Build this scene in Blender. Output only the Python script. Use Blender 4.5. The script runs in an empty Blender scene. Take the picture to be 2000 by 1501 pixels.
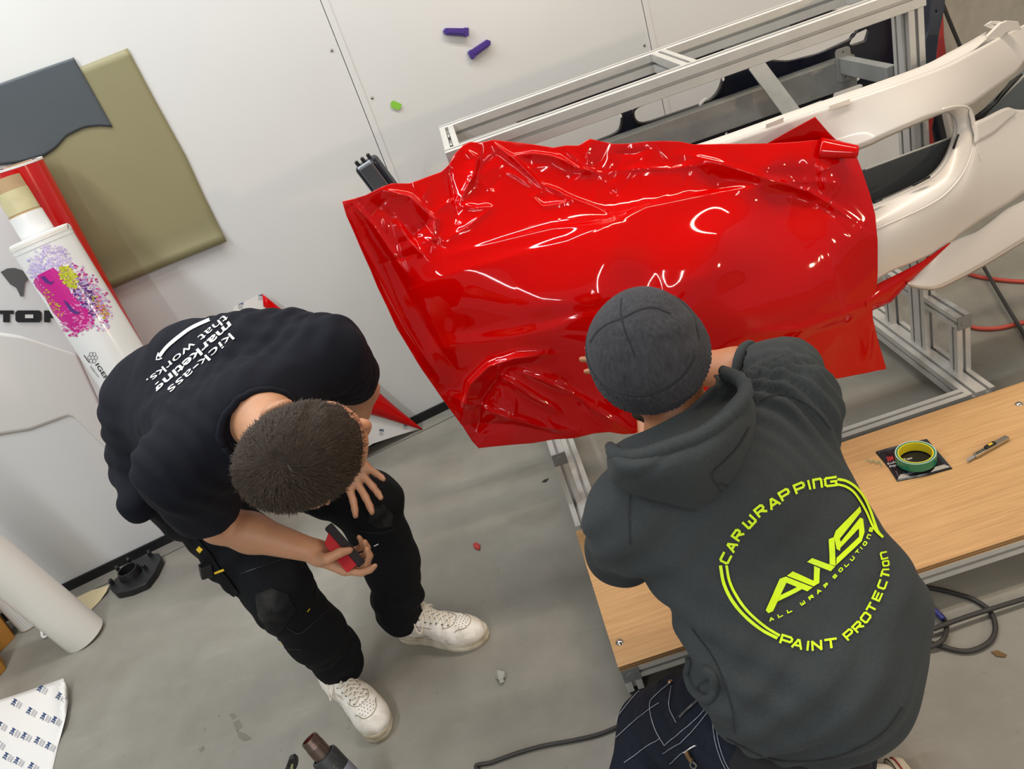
import bpy, bmesh, math, random
import numpy as np
from mathutils import Vector, Matrix, Euler, noise as mnoise
from mathutils.bvhtree import BVHTree

random.seed(7)
RNG = np.random.default_rng(7)
SC = bpy.context.scene
COL = SC.collection
PI = math.pi

# ------------------------------------------------------------------ camera
FPX, YAW, PIT, ROLL, CAMH, WA = 1537.0, -0.04183, 0.50858, 0.35018, 1.75, 0.24194
_f = np.array([math.sin(YAW)*math.cos(PIT), math.cos(YAW)*math.cos(PIT), -math.sin(PIT)])
_r = np.array([math.cos(YAW), -math.sin(YAW), 0.0]); _d = np.cross(_f, _r)
RC = np.array([math.cos(ROLL)*_r + math.sin(ROLL)*_d, -math.sin(ROLL)*_r + math.cos(ROLL)*_d, _f])
CC = np.array([0, 0, CAMH])
cam = bpy.data.cameras.new('camera'); camo = bpy.data.objects.new('camera', cam); COL.objects.link(camo)
cam.sensor_width = 36; cam.sensor_fit = 'HORIZONTAL'; cam.lens = FPX/2000*36; cam.clip_start = 0.05; cam.clip_end = 60
_M = Matrix.Identity(4)
for i in range(3):
    _M[i][0] = RC[0][i]; _M[i][1] = -RC[1][i]; _M[i][2] = -RC[2][i]; _M[i][3] = CC[i]
camo.matrix_world = _M
SC.camera = camo

# ------------------------------------------------------------------ world, lamps, exposure
W = bpy.data.worlds.new('world'); SC.world = W; W.use_nodes = True
W.node_tree.nodes['Background'].inputs[0].default_value = (0.93, 0.97, 1.0, 1)
W.node_tree.nodes['Background'].inputs[1].default_value = 0.42
SC.view_settings.view_transform = 'Standard'; SC.view_settings.look = 'None'
SC.view_settings.gamma = 1.0; SC.view_settings.use_curve_mapping = False
SC.view_settings.exposure = 0.0
SC.cycles.max_bounces = 6; SC.cycles.diffuse_bounces = 3; SC.cycles.glossy_bounces = 4
SC.cycles.caustics_reflective = False; SC.cycles.caustics_refractive = False
SC.cycles.sample_clamp_indirect = 6.0
SC.cycles.use_denoising = True

def strip_light(name, loc, size, power, col, rot=(0, 0, 0)):
    l = bpy.data.lights.new(name, 'AREA'); l.shape = 'RECTANGLE'; l.size, l.size_y = size
    l.energy = power; l.color = col
    o = bpy.data.objects.new(name, l); COL.objects.link(o); o.location = loc; o.rotation_euler = rot
    return o
COOL = (0.95, 0.985, 1.0); WARM = (1.0, 0.83, 0.64)
strip_light('ceiling_strip_light', (-2.0, 1.4, 3.3), (0.12, 2.6), 66, COOL)
strip_light('ceiling_strip_light', (-0.3, 2.35, 3.4), (2.4, 0.12), 46, COOL)
strip_light('ceiling_strip_light', (1.9, 2.1, 3.4), (2.0, 0.12), 46, WARM)
strip_light('ceiling_strip_light', (-1.3, -4.2, 3.4), (0.07, 6.0), 110, COOL)
strip_light('ceiling_strip_light', (1.1, -4.2, 3.4), (0.07, 6.0), 110, (1.0, 0.95, 0.88))
_wl = bpy.data.lights.new('warm_work_light', 'POINT'); _wl.energy = 95; _wl.shadow_soft_size = 0.08; _wl.color = (1.0, 0.72, 0.44)
_wo = bpy.data.objects.new('warm_work_light', _wl); COL.objects.link(_wo); _wo.location = (3.3, -0.9, 1.55)

# ------------------------------------------------------------------ pixel -> place
def ray(x, y): return RC.T @ np.array([(x-1000)/FPX, (y-750.5)/FPX, 1.0])
def Dp(x, y, d): return CC + ray(x, y)*d
def Zp(x, y, z=0.0): v = ray(x, y); return CC + v*((z-CAMH)/v[2])
def Yp(x, y, Y): v = ray(x, y); return CC + v*(Y/v[1])
def plane(x, y, p0, n): v = ray(x, y); n = np.array(n, float); return CC + v*((np.array(p0)-CC) @ n/(v @ n))
def topx(P): c = RC @ (np.array(P)-CC); return np.array([1000+FPX*c[0]/c[2], 750.5+FPX*c[1]/c[2], c[2]])
W0 = Zp(505, 975); WT = np.array([math.cos(WA), math.sin(WA), 0]); WN = np.array([-math.sin(WA), math.cos(WA), 0])
def Wp(x, y, off=0.0): return plane(x, y, W0-WN*off, WN)
def wall(s, z, off=0.0): return W0 + WT*s - WN*off + np.array([0, 0, z])
def ws(P): return float((np.array(P)-W0) @ WT)
def nrm(v): v = np.array(v, float); return v/np.linalg.norm(v)

# ------------------------------------------------------------------ objects
def tag(o, label=None, cat=None, group=None, kind=None):
    if label: o['label'] = label
    if cat: o['category'] = cat
    if group: o['group'] = group
    if kind: o['kind'] = kind
    return o
def thing(name, label, cat, loc=(0, 0, 0), rotz=0.0, group=None):
    o = bpy.data.objects.new(name, None); COL.objects.link(o); o.location = loc; o.rotation_euler = (0, 0, rotz)
    o.empty_display_size = 0.05
    return tag(o, label, cat, group)
def link(name, me, mat=None, parent=None, smooth=False, world=True):
    o = bpy.data.objects.new(name, me); COL.objects.link(o)
    if mat is not None and not me.materials: me.materials.append(mat)
    if smooth: me.polygons.foreach_set('use_smooth', np.ones(len(me.polygons), bool))
    if parent is not None:
        o.parent = parent
        if world: o.matrix_parent_inverse = wmat(parent).inverted()
    return o
def wmat(o):
    m = Matrix.LocRotScale(o.location, o.rotation_euler, o.scale)
    return wmat(o.parent) @ o.matrix_parent_inverse @ m if o.parent else m
def pydata(name, v, f):
    me = bpy.data.meshes.new(name); me.from_pydata([tuple(map(float, p)) for p in v], [], [tuple(map(int, q)) for q in f]); me.update(); return me
def from_bm(name, bm, recalc=True):
    if recalc: bmesh.ops.recalc_face_normals(bm, faces=bm.faces)
    me = bpy.data.meshes.new(name); bm.to_mesh(me); bm.free(); return me
def evalmesh(o):
    dg = bpy.context.evaluated_depsgraph_get(); dg.update()
    return bpy.data.meshes.new_from_object(o.evaluated_get(dg))
def solid(o, t, off=0.0):
    m = o.modifiers.new('solid', 'SOLIDIFY'); m.thickness = t; m.offset = off; return o
def bevel(o, w, seg=2):
    m = o.modifiers.new('bev', 'BEVEL'); m.width = w; m.segments = seg; m.limit_method = 'ANGLE'; m.angle_limit = 0.7; return o
def box_bm(bm, c, s, rot=None):
    r = bmesh.ops.create_cube(bm, size=1.0)
    M = Matrix.Translation(Vector(c)) @ (rot.to_4x4() if rot is not None else Matrix.Identity(4)) @ Matrix.Diagonal((s[0], s[1], s[2], 1))
    bmesh.ops.transform(bm, matrix=M, verts=r['verts']); return r['verts']
def box(name, c, s, mat, parent=None, rot=None, bev=0.0):
    bm = bmesh.new(); box_bm(bm, c, s, rot); o = link(name, from_bm(name, bm), mat, parent)
    if bev: bevel(o, bev)
    return o
def frame(c, x, z):
    x = nrm(x); z = np.array(z, float); z = nrm(z - x*(z @ x)); y = np.cross(z, x)
    M = Matrix.Identity(4)
    for i in range(3): M[i][0] = x[i]; M[i][1] = y[i]; M[i][2] = z[i]; M[i][3] = c[i]
    return M
def lathe(name, prof, M, mat, parent=None, n=40, smooth=True):
    v = []; f = []
    for (r, h) in prof:
        for k in range(n):
            a = 2*PI*k/n; v.append(M @ Vector((r*math.cos(a), r*math.sin(a), h)))
    for i in range(len(prof)-1):
        for k in range(n):
            a = i*n+k; b = i*n+(k+1) % n; f.append((a, b, b+n, a+n))
    o = link(name, pydata(name, v, f), mat, parent)
    if smooth:
        o.data.polygons.foreach_set('use_smooth', np.ones(len(o.data.polygons), bool)); o.data.set_sharp_from_angle(angle=0.6)
    return o
def catmull(pts, n=8):
    P = [np.array(p, float) for p in pts]; P = [2*P[0]-P[1]] + P + [2*P[-1]-P[-2]]; out = []
    for i in range(1, len(P)-2):
        for k in range(n):
            t = k/n; a, b, c, d = P[i-1:i+3]
            out.append(0.5*(2*b + (c-a)*t + (2*a-5*b+4*c-d)*t*t + (-a+3*b-3*c+d)*t**3))
    out.append(P[-2]); return np.array(out)
def tube_mesh(name, pts, r, n=8, cap=True):
    P = np.array(pts, float); m = len(P); R = np.full(m, r) if np.isscalar(r) else np.array(r)
    T = np.gradient(P, axis=0); T /= np.linalg.norm(T, axis=1)[:, None]+1e-12
    u = np.cross(T[0], [0.13, 0.2, 0.97]); u = nrm(u); v = []; f = []
    for i in range(m):
        u = nrm(u - T[i]*(u @ T[i])); w = np.cross(T[i], u)
        for k in range(n):
            a = 2*PI*k/n; v.append(P[i] + R[i]*(math.cos(a)*u + math.sin(a)*w))
    for i in range(m-1):
        for k in range(n):
            a = i*n+k; b = i*n+(k+1) % n; f.append((a, b, b+n, a+n))
    if cap: f.append(tuple(range(n-1, -1, -1))); f.append(tuple(range((m-1)*n, m*n)))
    return pydata(name, v, f)
def tube(name, pts, r, mat, parent=None, n=8, sub=8):
    p = catmull(pts, sub) if sub else pts
    return link(name, tube_mesh(name, p, r, n), mat, parent, smooth=True)
def resample(poly, n):
    P = np.array(poly, float); s = np.r_[0, np.cumsum(np.linalg.norm(np.diff(P, axis=0), axis=1))]
    t = np.linspace(0, s[-1], n); return np.stack([np.interp(t, s, P[:, k]) for k in range(P.shape[1])], 1)
def coons(top, bot, left, right, nu, nv):
    """top/bot run left to right, left/right run top to bottom"""
    T, B, L, Rr = resample(top, nu), resample(bot, nu), resample(left, nv), resample(right, nv)
    u = np.linspace(0, 1, nu)[None, :, None]; v = np.linspace(0, 1, nv)[:, None, None]
    S = (1-v)*T[None] + v*B[None] + (1-u)*L[:, None] + u*Rr[:, None]
    S -= (1-u)*(1-v)*T[0] + u*(1-v)*T[-1] + (1-u)*v*B[0] + u*v*B[-1]
    return S
def grid_mesh(name, G):
    nv, nu = G.shape[:2]; idx = np.arange(nv*nu).reshape(nv, nu)
    f = np.stack([idx[:-1, :-1], idx[:-1, 1:], idx[1:, 1:], idx[1:, :-1]], -1).reshape(-1, 4)
    me = bpy.data.meshes.new(name); V = G.reshape(-1, 3)
    return fast_mesh(me, V, f)
def fast_mesh(me, V, F):
    me.vertices.add(len(V)); me.vertices.foreach_set('co', np.ascontiguousarray(V, np.float32).ravel())
    k = F.shape[1]; me.loops.add(len(F)*k); me.loops.foreach_set('vertex_index', np.ascontiguousarray(F, np.int32).ravel())
    me.polygons.add(len(F)); me.polygons.foreach_set('loop_start', np.arange(0, len(F)*k, k, dtype=np.int32))
    me.update(calc_edges=True); me.validate(); return me
class TPS:
    """smooth surface through scattered values"""
    def __init__(self, pts, lam=1e-3):
        A = np.array([p[:2] for p in pts], float)/1000; z = np.array([p[2] for p in pts], float); n = len(A)
        K = self.k(np.linalg.norm(A[:, None]-A[None], axis=2)) + lam*np.eye(n)
        Q = np.c_[np.ones(n), A]; L = np.zeros((n+3, n+3)); L[:n, :n] = K; L[:n, n:] = Q; L[n:, :n] = Q.T
        self.w = np.linalg.solve(L, np.r_[z, 0, 0, 0]); self.A = A
    @staticmethod
    def k(r): return np.where(r > 1e-9, r*r*np.log(np.maximum(r, 1e-9)), 0)
    def __call__(self, P):
        P = np.asarray(P, float)[..., :2]/1000; sh = P.shape[:-1]; P = P.reshape(-1, 2)
        r = np.linalg.norm(P[:, None]-self.A[None], axis=2)
        return (self.k(r) @ self.w[:-3] + self.w[-3] + P @ self.w[-2:]).reshape(sh)
def gridYp(G, Y):
    """pixel grid + distance Y from the camera's wall-side axis -> points"""
    v = np.einsum('ij,...j->...i', RC.T, np.stack([(G[..., 0]-1000)/FPX, (G[..., 1]-750.5)/FPX, np.ones(G.shape[:2])], -1))
    return CC + v*(Y/v[..., 1])[..., None]
def plate(name, outer, holes, th, M, mat, parent=None, bev=0.0, res=6):
    """flat plate with holes, 2-D outline in the frame M"""
    cu = bpy.data.curves.new(name, 'CURVE'); cu.dimensions = '2D'; cu.fill_mode = 'BOTH'; cu.extrude = th/2; cu.bevel_depth = bev
    for poly in [outer]+list(holes):
        s = cu.splines.new('POLY'); s.points.add(len(poly)-1); s.use_cyclic_u = True
        for p, q in zip(s.points, poly): p.co = (q[0], q[1], 0, 1)
    o = bpy.data.objects.new(name, cu); COL.objects.link(o); me = evalmesh(o)
    bpy.data.objects.remove(o); bpy.data.curves.remove(cu); me.transform(M); me.materials.clear()
    return link(name, me, mat, parent)
def rounded(poly, r, n=5):
    out = []; m = len(poly)
    for i in range(m):
        a, b, c = (np.array(poly[(i+k-1) % m], float) for k in range(3))
        rr = r[i] if hasattr(r, '__len__') else r
        d1 = min(rr, 0.49*np.linalg.norm(a-b)); d2 = min(rr, 0.49*np.linalg.norm(c-b))
        p, q = b+nrm(a-b)*d1, b+nrm(c-b)*d2
        for k in range(n+1):
            t = k/n; out.append((1-t)**2*p + 2*t*(1-t)*b + t*t*q)
    return out

# ------------------------------------------------------------------ materials
def node(nt, t, **kw):
    n = nt.nodes.new(t)
    for k, v in kw.items():
        if k[0] == '_': setattr(n, k[1:], v)
        else: n.inputs[k.replace('__', ' ')].default_value = v
    return n
MATS = {}
def mat(name, col, rough=0.5, metal=0.0, var=0.0, scale=30.0, bump=0.0, bscale=200.0, stretch=None, col2=None, coat=0.0, spec=0.5,
        sheen=0.0, sss=0.0, rvar=0.0, thresh=None, trans=0.0, alpha=1.0, detail=6.0):
    if name in MATS: return MATS[name]
    m = bpy.data.materials.new(name); m.use_nodes = True; nt = m.node_tree; b = nt.nodes['Principled BSDF']
    b.inputs['Base Color'].default_value = (*col, 1); b.inputs['Roughness'].default_value = rough; b.inputs['Metallic'].default_value = metal
    b.inputs['Coat Weight'].default_value = coat; b.inputs['Coat Roughness'].default_value = 0.04
    b.inputs['Specular IOR Level'].default_value = spec; b.inputs['Sheen Weight'].default_value = sheen; b.inputs['Sheen Roughness'].default_value = 0.5
    b.inputs['Transmission Weight'].default_value = trans; b.inputs['Alpha'].default_value = alpha
    if sss: b.inputs['Subsurface Weight'].default_value = sss; b.inputs['Subsurface Radius'].default_value = (0.01, 0.004, 0.002)
    co = nt.nodes.new('ShaderNodeTexCoord').outputs['Object']
    if stretch:
        mp = node(nt, 'ShaderNodeMapping'); mp.inputs['Scale'].default_value = stretch[:3]
        if len(stretch) > 3: mp.inputs['Rotation'].default_value = (0, 0, stretch[3])
        nt.links.new(co, mp.inputs['Vector']); co = mp.outputs['Vector']
    if var or col2:
        nz = node(nt, 'ShaderNodeTexNoise', Scale=scale, Detail=detail, Roughness=0.6); nt.links.new(co, nz.inputs['Vector'])
        rp = node(nt, 'ShaderNodeValToRGB'); lo, hi = thresh or (0.3, 0.7); rp.color_ramp.elements[0].position = lo; rp.color_ramp.elements[1].position = hi
        c2 = col2 or tuple(min(1, c*(1+var)) for c in col); c1 = col if col2 else tuple(c*(1-var) for c in col)
        rp.color_ramp.elements[0].color = (*c1, 1); rp.color_ramp.elements[1].color = (*c2, 1)
        nt.links.new(nz.outputs['Fac'], rp.inputs['Fac']); nt.links.new(rp.outputs['Color'], b.inputs['Base Color'])
        if rvar:
            mr = node(nt, 'ShaderNodeMapRange'); mr.inputs['To Min'].default_value = rough-rvar; mr.inputs['To Max'].default_value = rough+rvar
            nt.links.new(nz.outputs['Fac'], mr.inputs['Value']); nt.links.new(mr.outputs['Result'], b.inputs['Roughness'])
    if bump:
        nb = node(nt, 'ShaderNodeTexNoise', Scale=bscale, Detail=4.0); nt.links.new(co, nb.inputs['Vector'])
        bp = node(nt, 'ShaderNodeBump', Strength=bump, Distance=0.002); nt.links.new(nb.outputs['Fac'], bp.inputs['Height'])
        nt.links.new(bp.outputs['Normal'], b.inputs['Normal'])
    MATS[name] = m; return m
def sr(r, g, b): return tuple((c/255/12.92 if c/255 <= 0.04045 else ((c/255+0.055)/1.055)**2.4) for c in (r, g, b))
M_PANEL = mat('white wall panel', sr(214, 214, 212), 0.32, var=0.015, scale=2.5, rvar=0.05)
M_CONC = mat('rough concrete', sr(168, 160, 146), 0.8, var=0.12, scale=9, bump=0.5, bscale=60)
M_BLACK = mat('black plastic', sr(24, 24, 26), 0.42, var=0.15, scale=40)
M_GLOSSBLACK = mat('dark glossy plastic', sr(22, 26, 38), 0.22, var=0.1, scale=6)
M_ALU = mat('brushed aluminium', sr(206, 204, 198), 0.36, 0.35, var=0.06, scale=14, stretch=(1, 1, 1))
M_ALUDULL = mat('grey end cap', sr(120, 121, 120), 0.5, var=0.05)
M_STEEL = mat('grey steel', sr(146, 148, 146), 0.5, 0.3, var=0.16, scale=11, bump=0.15, bscale=60)
M_CHROME = mat('zinc bolt', sr(190, 188, 180), 0.2, 1.0)
M_WHITE = mat('white painted plastic', sr(214, 208, 200), 0.3, coat=0.12, var=0.01, scale=3)
M_RED = mat('glossy red vinyl', (0.53, 0.0005, 0.0003), 0.05, spec=0.3)
M_REDROLL = mat('red vinyl roll', (0.52, 0.0015, 0.0012), 0.16, coat=0.3)
M_LINER = mat('printed white liner', sr(222, 219, 215), 0.45, var=0.01)
M_OLIVE = mat('olive vinyl', sr(138, 132, 98), 0.5, var=0.02, scale=5)
M_SLATE = mat('slate grey vinyl', sr(72, 79, 84), 0.5, var=0.03, scale=5)
M_ROLLWHITE = mat('white roll', sr(222, 218, 210), 0.28, var=0.012, scale=6)
M_GLOSSWHITE = mat('glossy white vinyl', sr(224, 224, 222), 0.12, coat=0.4, var=0.01)
M_CARD = mat('cardboard', sr(176, 148, 112), 0.8, var=0.08, scale=20)
M_AMBER = mat('amber cardboard', sr(184, 128, 52), 0.75, var=0.1, scale=8)
M_INK = mat('dark print', sr(20, 20, 22), 0.5)
M_GREYINK = mat('grey print', sr(84, 84, 84), 0.5)
M_BLUEINK = mat('blue print', sr(40, 66, 110), 0.5)
M_NEON = mat('neon yellow print', (0.62, 0.86, 0.0), 0.55, var=0.05, scale=60)
M_WHITEINK = mat('white print', sr(232, 232, 230), 0.55)
M_SKIN = mat('skin', sr(184, 134, 101), 0.5, var=0.07, scale=22, sss=0.08, bump=0.12, bscale=260)
M_SKIN2 = mat('tanned skin', sr(176, 119, 84), 0.5, var=0.07, scale=22, sss=0.08, bump=0.12, bscale=260)
M_HAIR = mat('dark brown hair', sr(46, 37, 30), 0.7, var=0.35, scale=60, spec=0.2)
M_TEE = mat('navy black cotton', sr(20, 22, 31), 0.9, var=0.12, scale=300, bump=0.12, bscale=700, spec=0.2)
M_PANT = mat('black work cloth', sr(15, 16, 19), 0.9, var=0.15, scale=240, bump=0.2, bscale=600, spec=0.2)
M_PATCH = mat('worn knee cloth', sr(22, 22, 24), 0.85, col2=sr(62, 61, 58), scale=13, thresh=(0.48, 0.8), spec=.2)
M_HOOD = mat('charcoal sweatshirt', sr(56, 60, 61), 0.95, var=0.10, scale=220, bump=0.25, bscale=520, spec=0.2, sheen=0.04)
M_BEANIE = mat('grey marl knit', sr(64, 64, 68), 0.97, spec=0.15, var=0.28, scale=150, bump=0.6, bscale=330, stretch=(1, 1, 0.35), sheen=0.06)
M_DENIM = mat('dark denim', sr(24, 28, 39), 0.85, spec=0.2, var=0.22, scale=120, bump=0.3, bscale=500, stretch=(1, 1, 0.4))
M_STITCH = mat('pale stitching', sr(150, 155, 165), 0.8)
M_SHOE = mat('scuffed white leather', sr(232, 226, 216), 0.45, col2=sr(180, 168, 146), scale=18, thresh=(0.45, 0.78), bump=0.35, bscale=90)
M_SOLE = mat('dirty rubber sole', sr(212, 202, 182), 0.6, col2=sr(150, 134, 104), scale=12, thresh=(0.42, 0.75), bump=0.1, bscale=120)
M_LACE = mat('cream lace', sr(222, 214, 198), 0.8, var=0.06, scale=200)
M_CREAM = mat('cream rubber', sr(214, 204, 168), 0.55, var=0.06, scale=30)
M_REDCLOTH = mat('dull red', sr(160, 44, 40), 0.6)
M_YELLOW = mat('yellow tag', sr(226, 186, 30), 0.6)
M_CABLE = mat('black cable', sr(44, 40, 38), 0.55)
M_HOSE = mat('red hose', sr(176, 66, 50), 0.5)
M_SEAM = mat('dark seam', sr(150, 150, 150), 0.6)
M_PURPLE = mat('purple plastic', sr(62, 36, 130), 0.4)
M_LIME = mat('lime paper', sr(132, 196, 60), 0.7)
M_GREENTAPE = mat('green tape', sr(24, 120, 88), 0.3, coat=0.3)
M_YELCORE = mat('yellow card core', sr(214, 196, 30), 0.6)
M_FOIL = mat('black foil pouch', sr(26, 26, 30), 0.22, var=0.2, scale=30, bump=0.5, bscale=40)
M_PALEGREY = mat('pale grey stripe', sr(126, 128, 144), 0.5)

# ------------------------------------------------------------------ organic shapes: signed distance fields meshed by surface nets
class RCone:
    def __init__(s, a, b, ra, rb=None, flat=None, f=1.0):
        s.a, s.b, s.ra, s.rb = np.array(a, float), np.array(b, float), ra, ra if rb is None else rb
        s.n = None if flat is None else nrm(flat); s.f = f
    def __call__(s, p):
        ba = s.b-s.a; q = p-s.a; t = np.clip(q @ ba/max(ba @ ba, 1e-12), 0, 1)
        e = q - t[:, None]*ba
        if s.n is not None:
            h = e @ s.n; e = e + np.outer(h*(1/s.f-1), s.n)
        d = np.linalg.norm(e, axis=1) - (s.ra+(s.rb-s.ra)*t)
        return d*min(1.0, s.f) if s.n is not None else d
class Ell:
    def __init__(s, c, r, ax=None):
        s.c = np.array(c, float); s.r = np.array(r, float); s.ax = np.eye(3) if ax is None else np.array([nrm(a) for a in ax])
    def __call__(s, p):
        q = (p-s.c) @ s.ax.T; k0 = np.linalg.norm(q/s.r, axis=1); k1 = np.linalg.norm(q/s.r**2, axis=1)
        return k0*(k0-1)/np.maximum(k1, 1e-9)
class U:
    def __init__(s, k, *c): s.k, s.c = k, c
    def __call__(s, p):
        d = s.c[0](p)
        for c in s.c[1:]:
            e = c(p)
            if s.k > 0:
                h = np.clip(0.5+0.5*(e-d)/s.k, 0, 1); d = e*(1-h)+d*h - s.k*h*(1-h)
            else: d = np.minimum(d, e)
        return d
class Sub:
    def __init__(s, k, a, b): s.k, s.a, s.b = k, a, b
    def __call__(s, p):
        d, e = s.a(p), -s.b(p)
        h = np.clip(0.5-0.5*(e-d)/s.k, 0, 1); return e*(1-h)+d*h + s.k*h*(1-h)
class Half:
    def __init__(s, c, n): s.c, s.n = np.array(c, float), nrm(n)
    def __call__(s, p): return (p-s.c) @ s.n
class Add:
    def __init__(s, a, fn): s.a, s.fn = a, fn
    def __call__(s, p): return s.a(p)+s.fn(p)
def chain(pts, rs, flat=None, f=1.0, k=0.02):
    return U(k, *[RCone(pts[i], pts[i+1], rs[i], rs[i+1], flat, f) for i in range(len(pts)-1)])

def nets(sdf, lo, hi, h, smooth=2):
    lo, hi = np.array(lo, float), np.array(hi, float); B = 8
    nb = np.ceil((hi-lo)/(h*B)).astype(int); n = nb*B
    g = np.stack(np.meshgrid(*[np.arange(k) for k in nb], indexing='ij'), -1).reshape(-1, 3)
    cen = lo + (g*B+(B-1)/2)*h; dc = sdf(cen)
    V = np.repeat(np.repeat(np.repeat(dc.reshape(nb).astype(np.float32), B, 0), B, 1), B, 2)
    act = g[np.abs(dc) < h*B*1.0]
    loc = np.stack(np.meshgrid(*[np.arange(B)]*3, indexing='ij'), -1).reshape(-1, 3)
    for i in range(0, len(act), 400):
        a = act[i:i+400]; ijk = (a[:, None]*B+loc[None]).reshape(-1, 3)
        V[ijk[:, 0], ijk[:, 1], ijk[:, 2]] = sdf(lo+ijk*h)
    S = V < 0
    m = np.zeros(tuple(n-1), np.int8)
    for dx in (0, 1):
        for dy in (0, 1):
            for dz in (0, 1): m += S[dx:n[0]-1+dx, dy:n[1]-1+dy, dz:n[2]-1+dz]
    cells = np.argwhere((m > 0) & (m < 8)); idx = -np.ones(tuple(n-1), np.int32); idx[tuple(cells.T)] = np.arange(len(cells))
    cor = np.array([(x, y, z) for x in (0, 1) for y in (0, 1) for z in (0, 1)])
    val = np.stack([V[tuple((cells+c).T)] for c in cor], 1)
    acc = np.zeros((len(cells), 3)); cnt = np.zeros(len(cells))
    for i in range(8):
        for j in range(i+1, 8):
            if np.abs(cor[i]-cor[j]).sum() == 1:
                a, b = val[:, i], val[:, j]; c = (a < 0) != (b < 0); t = np.where(c, a/np.where(c, a-b, 1), 0)
                acc[c] += (cor[i]+t[:, None]*(cor[j]-cor[i]))[c]; cnt += c
    P = lo + (cells+acc/np.maximum(cnt, 1)[:, None])*h
    F = []
    for ax in range(3):
        o1, o2 = [(1, 2), (2, 0), (0, 1)][ax]
        sl0 = [slice(None)]*3; sl1 = [slice(None)]*3; sl0[ax] = slice(0, -1); sl1[ax] = slice(1, None)
        s0, s1 = S[tuple(sl0)], S[tuple(sl1)]; e = np.argwhere(s0 != s1)
        e = e[(e[:, o1] > 0) & (e[:, o2] > 0) & (e[:, o1] < n[o1]-1) & (e[:, o2] < n[o2]-1)]
        if not len(e): continue
        u1 = np.zeros(3, int); u1[o1] = 1; u2 = np.zeros(3, int); u2[o2] = 1
        q = np.stack([idx[tuple((e-u1-u2).T)], idx[tuple((e-u2).T)], idx[tuple(e.T)], idx[tuple((e-u1).T)]], 1)
        fl = s0[tuple(e.T)]; q[~fl] = q[~fl][:, ::-1]; F.append(q)
    F = np.concatenate(F); F = F[(F >= 0).all(1)]
    return relax(P, F, smooth)
def edges(F):
    E = np.concatenate([np.stack([F[:, i], F[:, (i+1) % F.shape[1]]], 1) for i in range(F.shape[1])]); E.sort(1)
    return np.unique(E, axis=0)
def relax(P, F, it, lam=0.5):
    if not it: return P, F
    E = edges(F); n = len(P); deg = np.bincount(E.ravel(), minlength=n).astype(float)
    for _ in range(it):
        S = np.stack([np.bincount(E[:, 0], P[E[:, 1], k], n)+np.bincount(E[:, 1], P[E[:, 0], k], n) for k in range(3)], 1)
        P = P + lam*(S/np.maximum(deg, 1)[:, None]-P)
    return P, F
def vnormals(P, F):
    n = np.cross(P[F[:, 2]]-P[F[:, 0]], P[F[:, 3]]-P[F[:, 1]]); N = np.zeros_like(P)
    for k in range(4):
        for c in range(3): N[:, c] += np.bincount(F[:, k], n[:, c], len(P))
    return N/np.maximum(np.linalg.norm(N, axis=1), 1e-12)[:, None]
def organic(name, sdf, lo, hi, h, mt, parent=None, smooth=2, disp=None):
    P, F = nets(sdf, lo, hi, h, smooth)
    if disp is not None:
        N = vnormals(P, F); P = P + N*disp(P, N)[:, None]
    o = link(name, fast_mesh(bpy.data.meshes.new(name), P, F), mt, parent, smooth=True); return o
_pn = RNG.uniform(-1, 1, (32, 32, 32))
def vnoise(p):
    """smooth value noise, vectorised"""
    i = np.floor(p).astype(int); f = p-i; f = f*f*(3-2*f); r = 0
    for dx in (0, 1):
        for dy in (0, 1):
            for dz in (0, 1):
                w = (f[:, 0] if dx else 1-f[:, 0])*(f[:, 1] if dy else 1-f[:, 1])*(f[:, 2] if dz else 1-f[:, 2])
                r = r + w*_pn[(i[:, 0]+dx) % 32, (i[:, 1]+dy) % 32, (i[:, 2]+dz) % 32]
    return r
def folds(P, c, d, R, amp, wl, ph=0.0, jit=1.0):
    """a patch of cloth folds: ridges run across direction d, fading with distance R from c"""
    q = P-np.array(c); w = np.exp(-(q*q).sum(1)/(R*R)); t = q @ nrm(d)
    t = t + jit*wl*0.35*vnoise(P/(wl*2.2)+7)
    s = np.sin(2*PI*t/wl+ph); return amp*w*(np.sign(s)*np.abs(s)**0.8)
def bvh(o):
    me = evalmesh(o) if o.modifiers else o.data
    t = BVHTree.FromPolygons([tuple(o_) for o_ in (np.array([v.co for v in me.vertices]))], [tuple(p.vertices) for p in me.polygons]); return t
def on(t, x, y, off=0.0015):
    """the point of a surface that lies behind pixel x, y"""
    v = nrm(ray(x, y)); hit, n, _, _ = t.ray_cast(Vector(CC), Vector(v), 20)
    if hit is None:
        best = None
        for d in np.linspace(0.9, 3.4, 60):
            p, n2, _, dd = t.find_nearest(Vector(Dp(x, y, d)))
            if best is None or dd < best[0]: best = (dd, p, n2)
        hit, n = best[1], best[2]
    if n.dot(Vector(v)) > 0: n = -n
    return np.array(hit + n*off), np.array(n)
def ontop(t, pts, off=0.0015): return [on(t, x, y, off)[0] for x, y in pts]
def ribbon_px(name, t, pts, w, mt, parent=None, off=0.0015, sub=6, cyc=False):
    """a flat strip lying on surface t along a pixel path of width w pixels"""
    P = catmull(pts, sub) if sub else np.array(pts, float); T = np.gradient(P, axis=0); T /= np.linalg.norm(T, axis=1)[:, None]+1e-9
    Nn = np.stack([-T[:, 1], T[:, 0]], 1); ww = np.full(len(P), w) if np.isscalar(w) else np.interp(np.linspace(0, 1, len(P)), np.linspace(0, 1, len(w)), w)
    v = []; f = []
    for i in range(len(P)):
        for s in (-.5, 0, .5): v.append(on(t, *(P[i]+Nn[i]*s*ww[i]), off)[0])
    for i in range(len(P)-1):
        a = i*3; f += [(a, a+1, a+4, a+3), (a+1, a+2, a+5, a+4)]
    return link(name, pydata(name, v, f), mt, parent)
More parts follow.
